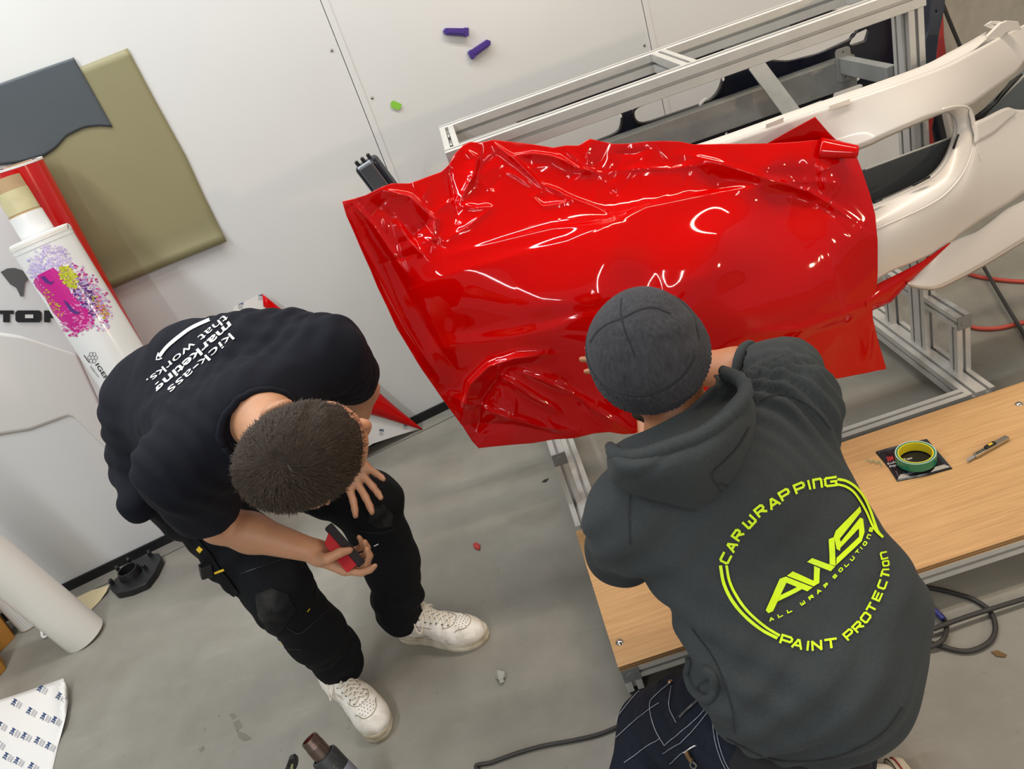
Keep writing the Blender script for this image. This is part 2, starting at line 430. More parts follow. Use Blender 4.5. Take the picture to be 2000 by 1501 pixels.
def poly_px(t, polys, off=0.0015, maxlen=10):
    """filled pixel polygons laid on surface t -> verts, faces"""
    bm = bmesh.new()
    for poly in polys:
        vs = [bm.verts.new((p[0], p[1], 0)) for p in poly]; bm.faces.new(vs)
    bmesh.ops.triangulate(bm, faces=bm.faces)
    for _ in range(5):
        E = [e for e in bm.edges if e.calc_length() > maxlen]
        if not E: break
        bmesh.ops.subdivide_edges(bm, edges=E, cuts=1); bmesh.ops.triangulate(bm, faces=bm.faces)
    bm.verts.index_update(); v = [on(t, p.co.x, p.co.y, off)[0] for p in bm.verts]; f = [[q.index for q in fc.verts] for fc in bm.faces]; bm.free()
    return v, f
def patch_px(name, t, polys, mt, parent=None, off=0.0015, maxlen=10, smooth=False):
    v, f = poly_px(t, polys, off, maxlen); return link(name, pydata(name, v, f), mt, parent, smooth=smooth)
def text_flat(s, bold=0.0, font_shear=0.0, spacing=1.0):
    cu = bpy.data.curves.new('lettering', 'FONT'); cu.body = s; cu.size = 1.0; cu.offset = bold; cu.shear = font_shear; cu.space_character = spacing; cu.resolution_u = 3
    o = bpy.data.objects.new('lettering', cu); COL.objects.link(o); me = evalmesh(o); bpy.data.objects.remove(o); bpy.data.curves.remove(cu)
    V = np.array([v.co[:] for v in me.vertices]); F = [tuple(p.vertices) for p in me.polygons]; bpy.data.meshes.remove(me); return V, F
def quad_map(q):
    """unit square (u right, v up) -> pixel quad [bl, br, tr, tl] (homography)"""
    src = [(0, 0), (1, 0), (1, 1), (0, 1)]; A = []; b = []
    for (u, v), (x, y) in zip(src, q):
        A.append([u, v, 1, 0, 0, 0, -u*x, -v*x]); b.append(x); A.append([0, 0, 0, u, v, 1, -u*y, -v*y]); b.append(y)
    h = np.r_[np.linalg.solve(np.array(A, float), np.array(b, float)), 1].reshape(3, 3)
    def m(u, v): p = h @ np.array([u, v, 1]); return p[:2]/p[2]
    return m
def text_px(name, s, quad, t, mt, parent=None, bold=0.0, off=0.0015, spacing=1.0, base=None, place=None, shear=0.0):
    """lettering stretched into a pixel quad [bl, br, tr, tl] and laid on a surface (or placed by a function)"""
    V, F = text_flat(s, bold, shear, spacing); lo, hi = V.min(0), V.max(0)
    if base is not None: lo = np.array([lo[0], base[0], 0]); hi = np.array([hi[0], base[1], 0])
    bm = bmesh.new(); vs = [bm.verts.new(v) for v in V]
    for f in F:
        try: bm.faces.new([vs[i] for i in f])
        except ValueError: pass
    for _ in range(2):
        E = [e for e in bm.edges if e.calc_length() > 0.25]
        if E: bmesh.ops.subdivide_edges(bm, edges=E, cuts=1)
    m = quad_map(quad); bm.verts.index_update(); P = []
    for v in bm.verts:
        x, y = m((v.co.x-lo[0])/(hi[0]-lo[0]), (v.co.y-lo[1])/(hi[1]-lo[1]))
        P.append(place(x, y) if place else on(t, x, y, off)[0])
    f = [[q.index for q in fc.verts] for fc in bm.faces]; bm.free()
    return link(name, pydata(name, P, f), mt, parent)
GL = dict(C=[[(1, 1), (0.15, 1), (0, .85), (0, 0.15), (.15, 0), (1, 0)]], A=[[(0, 0), (.45, 1), (.6, 1), (1, 0)], [(.2, .3), (.85, .3)]],
    R=[[(0, 0), (0, 1), (.85, 1), (1, .85), (1, .6), (.85, .45), (0, .45)], [(.5, .45), (1, 0)]], W=[[(0, 1), (0, .1), (.1, 0), (.9, 0), (1, .1), (1, 1)], [(.5, 0), (.5, .6)]],
    P=[[(0, 0), (0, 1), (.85, 1), (1, .85), (1, .55), (.85, .4), (0, .4)]], I=[[(.5, 0), (.5, 1)]], N=[[(0, 0), (0, 1), (.85, 1), (1, .85), (1, 0)]],
    G=[[(1, 1), (.15, 1), (0, .85), (0, .15), (.15, 0), (1, 0), (1, .5), (.55, .5)]], T=[[(0, 1), (1, 1)], [(.5, 1), (.5, 0)]],
    O=[[(.15, 0), (0, .15), (0, .85), (.15, 1), (.85, 1), (1, .85), (1, .15), (.85, 0), (.15, 0)]], E=[[(1, 1), (0, 1), (0, 0), (1, 0)], [(0, .5), (.9, .5)]],
    L=[[(0, 1), (0, 0), (1, 0)]], S=[[(1, 1), (.1, 1), (0, .85), (0, .6), (.1, .5), (.9, .5), (1, .4), (1, .12), (.9, 0), (0, 0)]], U=[[(0, 1), (0, .1), (.1, 0), (.9, 0), (1, .1), (1, 1)]],
    V=[[(0, 1), (.5, 0), (1, 1)]], D=[[(0, 0), (0, 1), (1, 0), (1, 1)]], M=[[(0, 0), (0, 1), (.5, .4), (1, 1), (1, 0)]])
def stroke_letter(ch, c, right, up, th):
    """pixel polygons of one stroke letter centred on c"""
    c, right, up = (np.array(a, float) for a in (c, right, up)); out = []
    for line in GL[ch]:
        P = [c + right*(x-.5) + up*(y-.5) for x, y in line]
        for a, b in zip(P[:-1], P[1:]):
            d = nrm(b-a); n = np.array([-d[1], d[0]])*th/2; a2, b2 = a-d*th*.42, b+d*th*.42
            out.append([a2+n, a2-n, b2-n, b2+n])
    return out

# ------------------------------------------------------------------ the setting
def floor_material():
    m = bpy.data.materials.new('polished concrete'); m.use_nodes = True; nt = m.node_tree; b = nt.nodes['Principled BSDF']; L = nt.links.new
    co = nt.nodes.new('ShaderNodeTexCoord').outputs['Object']
    def nz(s, d=6, r=0.6):
        n = node(nt, 'ShaderNodeTexNoise', Scale=s, Detail=d, Roughness=r); L(co, n.inputs['Vector']); return n.outputs['Fac']
    def ramp(f, a, ca, c, cc):
        r = node(nt, 'ShaderNodeValToRGB'); e = r.color_ramp.elements; e[0].position = a; e[1].position = c; e[0].color = (*ca, 1); e[1].color = (*cc, 1); L(f, r.inputs['Fac']); return r.outputs['Color']
    def mix(f, a, c, t='MIX'):
        x = nt.nodes.new('ShaderNodeMix'); x.data_type = 'RGBA'; x.blend_type = t
        if hasattr(f, 'node'): L(f, x.inputs[0])
        else: x.inputs[0].default_value = f
        L(a, x.inputs[6]); L(c, x.inputs[7]) if hasattr(c, 'node') else setattr(x.inputs[7], 'default_value', (*c, 1)); return x.outputs[2]
    base = ramp(nz(1.6, 8, .65), .3, sr(118, 115, 106), .72, sr(148, 144, 134))
    mp = node(nt, 'ShaderNodeMapping'); mp.inputs['Scale'].default_value = (2.0, 14, 1); mp.inputs['Rotation'].default_value = (0, 0, 0.9); L(co, mp.inputs['Vector'])
    n2 = node(nt, 'ShaderNodeTexNoise', Scale=2.2, Detail=8.0, Roughness=0.7); L(mp.outputs['Vector'], n2.inputs['Vector'])
    streak = ramp(n2.outputs['Fac'], .56, (0, 0, 0), .80, (.16, .16, .16)); c = mix(1.0, base, streak, 'ADD') if False else mix(streak, base, sr(186, 182, 170))
    blot = ramp(nz(3.1, 5, .6), .56, (0, 0, 0), .72, (.5, .5, .5)); c = mix(blot, c, sr(118, 110, 98))
    speck = ramp(nz(34, 3, .5), .70, (0, 0, 0), .78, (.5, .5, .5)); c = mix(speck, c, sr(104, 96, 84))
    L(c, b.inputs['Base Color'])
    r = node(nt, 'ShaderNodeMapRange'); r.inputs['To Min'].default_value = 0.26; r.inputs['To Max'].default_value = 0.5; L(nz(5, 6, .6), r.inputs['Value']); L(r.outputs['Result'], b.inputs['Roughness'])
    bp = node(nt, 'ShaderNodeBump', Strength=0.12, Distance=0.002); L(nz(40, 5, .6), bp.inputs['Height']); L(bp.outputs['Normal'], b.inputs['Normal'])
    b.inputs['Specular IOR Level'].default_value = 0.4
    return m
FLOOR = box('floor', (0.5, 1.2, -0.05), (9.0, 7.6, 0.1), floor_material()); tag(FLOOR, kind='structure')
RW = Euler((0, 0, WA)).to_matrix()
S_END = ws(Wp(1828, 10)); S1 = ws(Wp(735, 275))
wb = box('wall_back', tuple(wall(0.6, 1.6, -0.12)), (8.4, 0.1, 3.3), M_CONC, rot=RW); tag(wb, kind='structure')
PW = 1.22
k = -3
while True:
    a, b_ = S1+k*PW+0.0015, min(S1+(k+1)*PW-0.0015, S_END)
    if a > S_END: break
    box('wall_panel', tuple(wall((a+b_)/2, 1.345, -0.026)), (b_-a, 0.05, 2.61), M_PANEL, wb, rot=RW, bev=0.002)
    if -2 <= k <= 3 and S1+k*PW < S_END:
        s0 = S1+k*PW
        box('joint_strip', tuple(wall(s0+0.012, 1.345, 0.0008)), (0.024, 0.0016, 2.61), M_PANEL, wb, rot=RW)
        for j, z in enumerate(np.arange(0.35, 2.4, 0.2)):
            P = wall(s0+(0.045 if j % 2 else -0.03), z, 0.0); sc = lathe('screw', [(0, 0.0025), (0.003, 0.0025), (0.005, 0.0015), (0.0055, 0.0), ], frame(P, WT, -WN), M_CHROME, wb, n=12)
    k += 1
bb = box('baseboard_back', tuple(wall(-0.2, 0.02, -0.006)), (5.0, 0.026, 0.04), mat('black rubber base', sr(16, 16, 19), 0.5), rot=RW); tag(bb, kind='structure')
tj = box('trim_1', tuple(wall(-0.2, 0.0006, 0.085)), (5.2, 0.004, 0.0012), mat('joint filler', sr(70, 66, 60), 0.8), rot=RW); tag(tj, kind='structure')
cl = box('ceiling', (0.5, 1.2, 3.75), (9.0, 7.6, 0.1), mat('pale ceiling', (0.5, 0.5, 0.5), 0.9)); tag(cl, kind='structure')

# vinyl sheets and stickers on the wall
def wall_sheet(name, px, th, mt, label, cat, off=0.0, sub=0, curl=None, n=26):
    top, right, bot, left = px
    G = coons(top, bot, left, right, n, n)
    P = np.zeros((n, n, 3))
    for i in range(n):
        for j in range(n):
            P[i, j] = Wp(G[i, j, 0], G[i, j, 1], off + (curl(j/(n-1), i/(n-1)) if curl else 0))
    o = link(name, grid_mesh(name, P), mt, smooth=True); solid(o, th); return tag(o, label, cat)
wall_sheet('vinyl_sheet', ([(-10, 195), (120, 145), (249, 94)], [(249, 94), (300, 190), (364, 306), (400, 385), (443, 471)], [(102, 608), (200, 571), (340, 512), (443, 471)], [(-10, 195), (60, 460), (102, 608)]),
           0.0015, M_OLIVE, 'large olive green vinyl sheet hanging flat on the white wall', 'vinyl sheet', 0.004, curl=lambda u, v: 0.014*max(0, (v-.9)/.1)**2)
wall_sheet('vinyl_sheet', ([(-40, 177), (60, 141), (144, 112)], [(144, 112), (180, 176), (220, 248)], [(-60, 330), (40, 318), (85, 306), (108, 291), (130, 266), (165, 249), (195, 246), (220, 248)], [(-40, 177), (-60, 330)]),
           0.0015, M_SLATE, 'slate grey vinyl sheet with a wavy lower edge overlapping the olive sheet', 'vinyl sheet', 0.008)
ps = [tuple(Wp(x, y, 0.002)) for x, y in []]
# poster with shield and letters behind the left rolls
def on_wall(x, y): return Wp(x, y, 0.0035)
wall_sheet('wall_poster', ([(-60, 640), (40, 655), (150, 690)], [(150, 690), (200, 800), (230, 900)], [(-60, 860), (60, 840), (140, 810), (230, 900)], [(-60, 640), (-60, 860)]),
           0.001, mat('cream film', sr(215, 212, 207), 0.34), 'cream translucent film stuck creased on the wall below black letters', 'poster', 0.0015)
def wall_poly(name, polys, mt, parent=None, off=0.003, th=0.0008):
    bm = bmesh.new()
    for poly in polys:
        bm.faces.new([bm.verts.new(Vector(Wp(x, y, off))) for x, y in poly])
    o = link(name, from_bm(name, bm, False), mt, parent); solid(o, th); return o
st = wall_poly('shield_sticker', [[(1, 531), (14, 524), (28, 523), (44, 528), (55, 545), (48, 553), (45, 578), (40, 579), (32, 562), (20, 555)]], M_GREYINK)
tag(st, 'dark grey curved shield sticker on the wall beside the printed roll', 'sticker')
lt = thing('letter_sticker', 'black block capitals on the wall left of the printed roll', 'lettering', tuple(Wp(40, 618, 0.003)))
T_ = [(-14, 606), (27, 606), (27, 613), (19, 613), (19, 629), (6, 629), (6, 613), (-14, 613)]
for poly in ([T_], [[(34, 606), (77, 606), (81, 610), (81, 625), (77, 629), (34, 629), (30, 625), (30, 610)]], [[(86, 606), (126, 606), (130, 610), (130, 617), (124, 620), (134, 629), (118, 629), (108, 621), (98, 621), (98, 629), (86, 629)]]):
    wall_poly('letter', poly, M_INK, lt)
wall_poly('letter_hole', [[(49, 614), (65, 614), (65, 621), (49, 621)]], M_PANEL, lt, off=0.0045)
gn = wall_poly('paper_note', [[(763, 200), (768, 196), (784, 203), (784, 209), (779, 215), (764, 210)]], M_LIME, off=0.004)
tag(gn, 'small lime green paper scrap stuck on the white wall', 'note')

# purple magnets on the wall
def magnet(c, ang, label):
    P = Wp(c[0], c[1], 0.009); t = thing('wall_magnet', label, 'magnet', tuple(P), group='purple wall magnets')
    a, b = Wp(c[0]-10*math.cos(ang), c[1]-10*math.sin(ang), 0), Wp(c[0]+10*math.cos(ang), c[1]+10*math.sin(ang), 0)
    M = frame(P, b-a, -WN); L = 0.09
    body = [(-L/2, -.010), (-L/2-.008, 0), (-L/2, .010), (.03, .012), (.03, .014), (.042, .014), (.042, -.012), (.036, -.012), (.036, -.014), (.03, -.014), (.03, -.012)]
    plate('body', body, [], 0.015, M, M_PURPLE, t, bev=0.0015)
    lathe('end_dimple', [(0, .0085), (.004, .0085), (.004, .0072)], M @ Matrix.Translation((-L/2+.008, 0, 0)), M_INK, t, n=12)
    plate('ridge', [(-.038, -.004), (.026, -.005), (.026, .005), (-.038, .004)], [], 0.004, M @ Matrix.Translation((0, 0, .009)), M_PURPLE, t, bev=0.001)
magnet((893, 62), 0.04, 'upper purple magnet clip lying level on the white wall')
magnet((935, 96), PI-0.62, 'lower purple magnet clip tilted on the white wall')

for poly in ([(447, 1395), (456, 1391), (462, 1398), (455, 1405)], [(455, 1410), (466, 1404), (474, 1418), (462, 1428)], [(462, 1426), (480, 1432), (492, 1442), (476, 1447), (466, 1440)], [(388, 1462), (398, 1455), (400, 1462), (392, 1468)], [(425, 1398), (429, 1395), (431, 1400)]):
    link('floor_stain', pydata('floor_stain', [Zp(x, y, .0006) for x, y in poly], [tuple(range(len(poly)))]), mat('dry stain', sr(112, 107, 96), .6), FLOOR)

# ------------------------------------------------------------------ aluminium rig
RIG = thing('aluminium_rig', 'aluminium profile stand with low wooden platform under the car bumper', 'stand', (0.64, 1.9, 0))
def profile_section(w, h):
    """outline with T slots; slots on all faces"""
    s, dpt = 0.005, 0.013
    def face(n, L):  # slot positions along a face of length L
        m = max(1, round(L/0.045)) if L > 0.07 else 1
        return [(-L/2 + L*(i+.5)/m) for i in range(m)]
    pts = []
    def side(L, f):
        for c in face(0, L): pts.extend([f(c-s, 0), f(c-s, .0045), f(c-.0075, .0045), f(c-.0075, dpt), f(c+.0075, dpt), f(c+.0075, .0045), f(c+s, .0045), f(c+s, 0)])
    r = .0015
    pts.append((-w/2+r, -h/2)); side(w, lambda c, d: (c, -h/2+d)); pts.append((w/2-r, -h/2)); pts.append((w/2, -h/2+r))
    side(h, lambda c, d: (w/2-d, c)); pts.append((w/2, h/2-r)); pts.append((w/2-r, h/2))
    side(w, lambda c, d: (-c, h/2-d)); pts.append((-w/2+r, h/2)); pts.append((-w/2, h/2-r))
    side(h, lambda c, d: (-w/2+d, -c)); pts.append((-w/2, -h/2+r)); return pts
def bar(a, b, w, h, up=(0, 0, 1), name='profile_bar', parent=None, mt=None):
    """profile from a to b; w across, h along 'up'"""
    a, b = np.array(a, float), np.array(b, float); L = np.linalg.norm(b-a); d = (b-a)/L
    z = np.array(up, float); z = nrm(z-d*(z @ d)); x = np.cross(z, d)
    S = profile_section(w, h); n = len(S); v = []
    for e in (a, b):
        for p, q in S: v.append(e + x*p + z*q)
    bm = bmesh.new(); vs = [bm.verts.new(p) for p in v]
    for i in range(n): bm.faces.new((vs[i], vs[(i+1) % n], vs[n+(i+1) % n], vs[n+i]))
    bm.faces.new(vs[:n][::-1]); bm.faces.new(vs[n:])
    return link(name, from_bm(name, bm), mt or M_ALU, parent or RIG)
XL, XR = -0.047, 1.333           # outer edges left and right
def endcap(c, sx, sz, n=(0, -1, 0)):
    o = box('end_cap', c, (sx, .005, sz), M_ALUDULL, RIG, bev=.001)
    lathe('cap_disc', [(0, .0045), (.012, .0045), (.0135, .003), (.0135, 0)], frame(np.array(c), (1, 0, 0), n), M_ALUDULL, o, n=24)
for sd, (xo, sg) in enumerate(((XL, 1), (XR, -1))):
    xc = xo + sg*.045; xo2 = xo+sg*.0225
    bar((xc, 2.78, .0725), (xc, 1.945, .0725), .09, .055)                     # base rail
    bar((xo2, 1.945, .0425), (xo2, 1.40, .0425), .045, .045)                  # rail under the platform
    bar((xo2, 2.06, .2875), (xo2, 2.235, .2875), .045, .045)                 # bracket top
    bar((xo2, 2.325, .2875), (xo2, 2.5, .2875), .045, .045)
    endcap((xo2, 2.0575, .2875), .0455, .0455)
    bar((xo2, 2.085, .10), (xo2, 2.085, .265), .045, .045, up=(0, 1, 0))     # bracket legs
    bar((xo2, 2.475, .10), (xo2, 2.475, .265), .045, .045, up=(0, 1, 0))
    bar((xo2-.004, 2.28, .10), (xo2-.004, 2.28, 1.21), .045, .09, up=(0, 1, 0))        # tall post
    for y in (1.98, 2.72): lathe('foot', [(.0, .0), (.022, .0), (.022, .014), (.008, .018), (.008, .05), (0, .05)], Matrix.Translation((xc, y, 0)), M_BLACK, RIG, n=20)
bar((XL+.09, 1.9675, .0775), (XR-.09, 1.9675, .0775), .045, .045)
bar((XL+.09, 2.74, .0775), (XR-.09, 2.74, .0775), .045, .045)
bar((XL, 1.375, .09), (XR+.35, 1.375, .09), .045, .045); bar((XL, 1.865, .09), (XR+.0, 1.865, .09), .045, .045)
endcap((XL+.022, 1.3515, .09), .0455, .0455)
for x in (XL+.022, .64, XR+.1):
    bar((x, 1.376, .025), (x, 1.376, .0675), .044, .044, up=(0, 1, 0)); lathe('foot', [(0, 0), (.021, 0), (.021, .02), (.01, .025), (0, .025)], Matrix.Translation((x, 1.376, 0)), M_BLACK, RIG, n=20)
    bar((x, 1.8425, .0425), (x, 1.398, .0425), .045, .045)
    lathe('foot', [(0, 0), (.021, 0), (.021, .02), (.01, .025), (0, .025)], Matrix.Translation((x, 1.84, 0)), M_BLACK, RIG, n=20)
# upper frame
UP0, UPW, UPH = 1.24, .045, .06
bar((XL, 2.2525, UP0), (XR, 2.2525, UP0), UPW, UPH); bar((XL, 2.6025, UP0), (XR, 2.6025, UP0), UPW, UPH)
for x in (XL+.0225, .678, XR-.0225): bar((x, 2.275, UP0), (x, 2.58, UP0), .045, UPH)
for y in (2.34, 2.46): tube('connector', [(XL+.0225, y-.03, UP0+.026), (XL+.0225, y+.03, UP0+.026)], .0038, M_CHROME, RIG, sub=0)

# wooden platform with visible plies
wood = bpy.data.materials.new('oiled beech plywood'); wood.use_nodes = True
def wood_nodes(m, c1, c2, c3):
    nt = m.node_tree; b = nt.nodes['Principled BSDF']; L = nt.links.new
    co = nt.nodes.new('ShaderNodeTexCoord').outputs['Object']
    mp = node(nt, 'ShaderNodeMapping'); mp.inputs['Scale'].default_value = (2.2, 70, 8); L(co, mp.inputs['Vector'])
    n1 = node(nt, 'ShaderNodeTexNoise', Scale=2.4, Detail=7.0, Roughness=0.65, Distortion=0.3); L(mp.outputs['Vector'], n1.inputs['Vector'])
    n3 = node(nt, 'ShaderNodeTexNoise', Scale=1.5, Detail=3.0); L(co, n3.inputs['Vector'])
    r = node(nt, 'ShaderNodeValToRGB'); e = r.color_ramp.elements; e[0].position = .32; e[1].position = .68; e[0].color = (*c1, 1); e[1].color = (*c2, 1); L(n1.outputs['Fac'], r.inputs['Fac'])
    x = nt.nodes.new('ShaderNodeMix'); x.data_type = 'RGBA'; x.inputs[7].default_value = (*c3, 1); L(r.outputs['Color'], x.inputs[6]); L(n3.outputs['Fac'], x.inputs[0])
    mr = node(nt, 'ShaderNodeMath', _operation='MULTIPLY'); L(n3.outputs['Fac'], mr.inputs[0]); mr.inputs[1].default_value = .5; L(mr.outputs[0], x.inputs[0])
    L(x.outputs[2], b.inputs['Base Color']); b.inputs['Roughness'].default_value = 0.42
    bp = node(nt, 'ShaderNodeBump', Strength=0.06, Distance=0.001); L(n1.outputs['Fac'], bp.inputs['Height']); L(bp.outputs['Normal'], b.inputs['Normal'])
wood_nodes(wood, sr(172, 130, 84), sr(206, 164, 112), sr(214, 170, 116))
M_PLYD = mat('dark ply layer', sr(96, 66, 38), 0.7); M_PLYL = mat('pale ply layer', sr(178, 138, 92), 0.7)
bx0, bx1, by0, by1 = XL-.003, 1.334, 1.352, 1.888
board = thing('platform_board', None, None, (bx0, by0, .1125)); board.parent = RIG; board.matrix_parent_inverse = wmat(RIG).inverted()
for i in range(5):
    z0 = .1127+i*.0036; last = i == 4
    inset = 0 if i % 2 == 0 else .0012
    box('ply', ((bx0+bx1+.35)/2 if False else (bx0+1.70)/2, (by0+by1)/2, z0+.0018), (1.70-bx0-inset*2, by1-by0-inset*2, .0036), wood if last else (M_PLYL if i % 2 == 0 else M_PLYD), board)
for x, y in ((XL+.02, 1.80), (XL+.02, 1.425), (1.305, 1.80), (.64, 1.425)):
    lathe('bolt', [(0, .0065), (.004, .0062), (.008, .0045), (.0105, .001), (.0105, 0)], Matrix.Translation((x, y, .1307)), M_CHROME, board, n=20)

# steel crash beam hung across the rig
CB = thing('crash_bar', 'flat grey steel crash bar between the upper frame and the bumper', 'car part', (.64, 2.6, .97))
box('bar_face', (.56, 2.605, .998), (1.5, .012, .096), M_STEEL, CB, bev=.002)
box('bar_lip', (.56, 2.625, 1.046), (1.5, .04, .004), M_STEEL, CB)
def flatbar(name, a, b, w, th, wdir, mt, parent):
    a, b, wdir = np.array(a, float), np.array(b, float), np.array(wdir, float); M = frame((a+b)/2, b-a, np.cross(b-a, wdir)); bm = bmesh.new()
    box_bm(bm, (0, 0, 0), (np.linalg.norm(b-a), w, th)); me = from_bm(name, bm); me.transform(M); o = link(name, me, mt, parent); bevel(o, .0015); return o
flatbar('cross_strap', Yp(1476, 126, 2.56), Yp(1548, 222, 2.45), .055, .006, (1, 0, 0), M_STEEL, CB)
def mount(px_c, px_e, lab):
    pc = Yp(*px_c, 2.597); M = frame(pc, (1, 0, 0), (0, -1, 0))
    pl = plate('mount_plate', rounded([(-.024, -.052), (.024, -.052), (.024, .052), (-.024, .052)], .012), [[(.004*math.cos(a)+0, .004*math.sin(a)+s*.04) for a in np.linspace(0, 2*PI, 10)[:-1]] for s in (-1, 1)], .006, M, M_STEEL, CB, bev=.0008)
    flatbar('mount_arm', pc+np.array([0, -.003, 0]), Yp(*px_e, 2.33), .05, .03, (0, 0, 1), M_STEEL, CB)
mount((1648, 126), (1742, 146), '')
o = plate('bar_tab', rounded([(-.05, -.03), (.05, -.03), (.05, .03), (-.05, .03)], .01), [], .004, frame(Yp(1030, 212, 2.64), (1, 0, 0), (0, -1, .3)), M_STEEL, CB, bev=.001)
o = plate('bar_tab', rounded([(-.11, -.035), (.11, -.035), (.11, .03), (-.11, .03)], .006), [], .004, frame(Yp(1478, 72, 2.64), (1, 0, 0), (0, -1, .3)), M_STEEL, CB, bev=.001)

# dark front-end carrier standing behind, seen through the frame
BY = 2.76
def bxz(pts): return [(Yp(x, y, BY)[0], Yp(x, y, BY)[2]) for x, y in pts]
MB_ = Matrix(((1, 0, 0, 0), (0, 0, -1, BY), (0, 1, 0, 0), (0, 0, 0, 1)))
out = bxz([(880, 330), (1060, 222), (1255, 145), (1480, 62), (1560, 28), (1640, 20), (1745, 25), (1760, 160), (1640, 210), (1560, 250), (1400, 300), (1280, 330), (1050, 400)])
holes = [rounded(bxz([(1010, 290), (1216, 205), (1213, 250), (1200, 262), (1060, 315)]), .03), rounded(bxz([(1231, 212), (1415, 135), (1406, 175), (1385, 198), (1262, 240), (1240, 240)]), .035),
         rounded(bxz([(1496, 115), (1690, 30), (1665, 75), (1600, 105), (1540, 120), (1505, 118)]), .02), rounded(bxz([(1655, 86), (1665, 66), (1693, 53), (1697, 58), (1690, 80), (1660, 90)]), .008),
         rounded(bxz([(1560, 210), (1606, 192), (1607, 204), (1601, 207), (1562, 226)]), .005), rounded(bxz([(1625, 180), (1680, 161), (1690, 168), (1640, 205), (1622, 205)]), .008),
         [(p[0]+.009*math.cos(a), p[1]+.009*math.sin(a)) for p in bxz([(1418, 261)]) for a in np.linspace(0, 2*PI, 17)[:-1]]]
FC = thing('bumper_carrier', 'black plastic bumper carrier with rounded window openings against the wall', 'car part', (Yp(1250, 240, BY)[0], BY, 0.0))
plate('carrier_panel', out, holes, .012, MB_, M_GLOSSBLACK, FC, bev=.003)
for i in (0, 1):
    h = holes[i]; tube('opening_rim', [(p[0], BY-.008, p[1]) for p in h]+[(h[0][0], BY-.008, h[0][1])], .006, M_BLACK, FC, n=6, sub=0)
for x, y, a, w in ((1298, 236, -.36, .04), (1336, 226, -.36, .055), (1372, 199, -.5, .036), (1080, 322, -.3, .034), (1211, 224, 1.2, .02), (1412, 152, 1.5, .02), (1440, 205, -.6, .02), (1608, 172, -.4, .04), (1668, 160, -.35, .04), (1588, 190, -.35, .014), (1230, 258, 1.2, .012)):
    P = Yp(x, y, BY-.012); M = frame(P, (math.cos(a), 0, -math.sin(a)), (0, -1, 0)); plate('clip', rounded([(-w/2, -.004), (w/2, -.004), (w/2, .001), (w/4, .004), (-w/4, .004), (-w/2, 0)], .001), [], .004, M, M_WHITEINK, FC)
for x0 in (.15, 1.2): bar_ = box('leg', (x0, BY+.03, .42), (.03, .03, .84), M_BLACK, FC, bev=.004)

# ------------------------------------------------------------------ white bumper
BT = TPS([(1000, 415, 2.14), (1300, 310, 2.12), (1400, 283, 2.12), (1550, 230, 2.11), (1700, 178, 2.11), (1800, 143, 2.13), (1880, 110, 2.17), (1960, 68, 2.24), (2000, 40, 2.28), (2060, 0, 2.36),
          (1300, 420, 2.11), (1500, 350, 2.10), (1600, 300, 2.09), (1680, 285, 2.06), (1800, 232, 2.05), (1890, 208, 2.11), (2000, 120, 2.24), (1715, 440, 1.97), (1850, 360, 2.0), (1890, 290, 2.07), (1715, 545, 1.97), (1778, 514, 1.98), (1855, 473, 2.02), (1970, 396, 2.10),
          (2050, 330, 2.2), (2000, 214, 2.25), (1901, 240, 2.12), (1964, 210, 2.21), (1400, 600, 1.97), (1900, 400, 2.03), (1300, 520, 2.08)], 1e-3)
BUMP = thing('car_bumper', 'large white car bumper with a rounded grille opening mounted on the aluminium stand', 'bumper', (1.2, 2.1, .4))
def bpatch(name, top, bot, left, right, nu, nv, mt=M_WHITE, dy=0.0, th=.004, dyf=None):
    G = coons(top, bot, left, right, nu, nv); Y = BT(G)+dy
    if dyf is not None: Y = Y + dyf(np.linspace(0, 1, nu)[None, :], np.linspace(0, 1, nv)[:, None])
    o = link(name, grid_mesh(name, gridYp(G, Y)), mt, BUMP, smooth=True)
    if th: solid(o, th, 0.0)
    return o
ctop = catmull([(1000, 426), (1300, 316), (1400, 283), (1550, 231), (1700, 181), (1800, 146), (1850, 126), (1900, 100), (1960, 68), (2000, 48), (2050, 20)], 6)
cbot = catmull([(1000, 540), (1300, 430), (1500, 350), (1680, 285), (1720, 267), (1800, 232), (1850, 217), (1880, 209), (1894, 206)], 6)
bpatch('upper_strip', ctop, np.vstack([cbot, catmull([(1894, 206), (1930, 180), (1965, 155), (1985, 140), (1998, 122), (2015, 90), (2050, 60)], 6)]), [(1000, 426), (1000, 540)], [(2050, 20), (2050, 60)], 90, 14)
# inward flange along the upper edge
ft = [(1000, 412), (1300, 304), (1400, 271), (1550, 218), (1700, 167), (1800, 131), (1850, 106), (1895, 82), (1926, 64)]; fb = [(1000, 426), (1300, 316), (1400, 283), (1550, 231), (1700, 181), (1800, 146), (1850, 126), (1895, 103), (1928, 76)]
bpatch('top_flange', catmull(ft, 6), catmull(fb, 6), [ft[0], fb[0]], [ft[-1], fb[-1]], 80, 5, dyf=lambda u, v: .035*(1-v), th=.003)
tubp = catmull(ft, 6); tube('flange_edge', gridYp(tubp[None], (BT(tubp)+.035)[None])[0], .0028, M_WHITE, BUMP, n=6, sub=0)
for c, w in (((1513, 237), 34), ((1640, 201), 40)): 
    P = [gridYp(np.array([[q]], float), BT(np.array([[q]], float))-.006)[0, 0] for q in ((c[0]-w/2, c[1]+6), (c[0]+w/2, c[1]-8), (c[0]+w/2, c[1]+2), (c[0]-w/2, c[1]+14))]
    o = link('flange_tab', pydata('flange_tab', P, [(0, 1, 2, 3)]), mat('flange tab beige', sr(206, 194, 182), 0.4), BUMP); solid(o, .003)
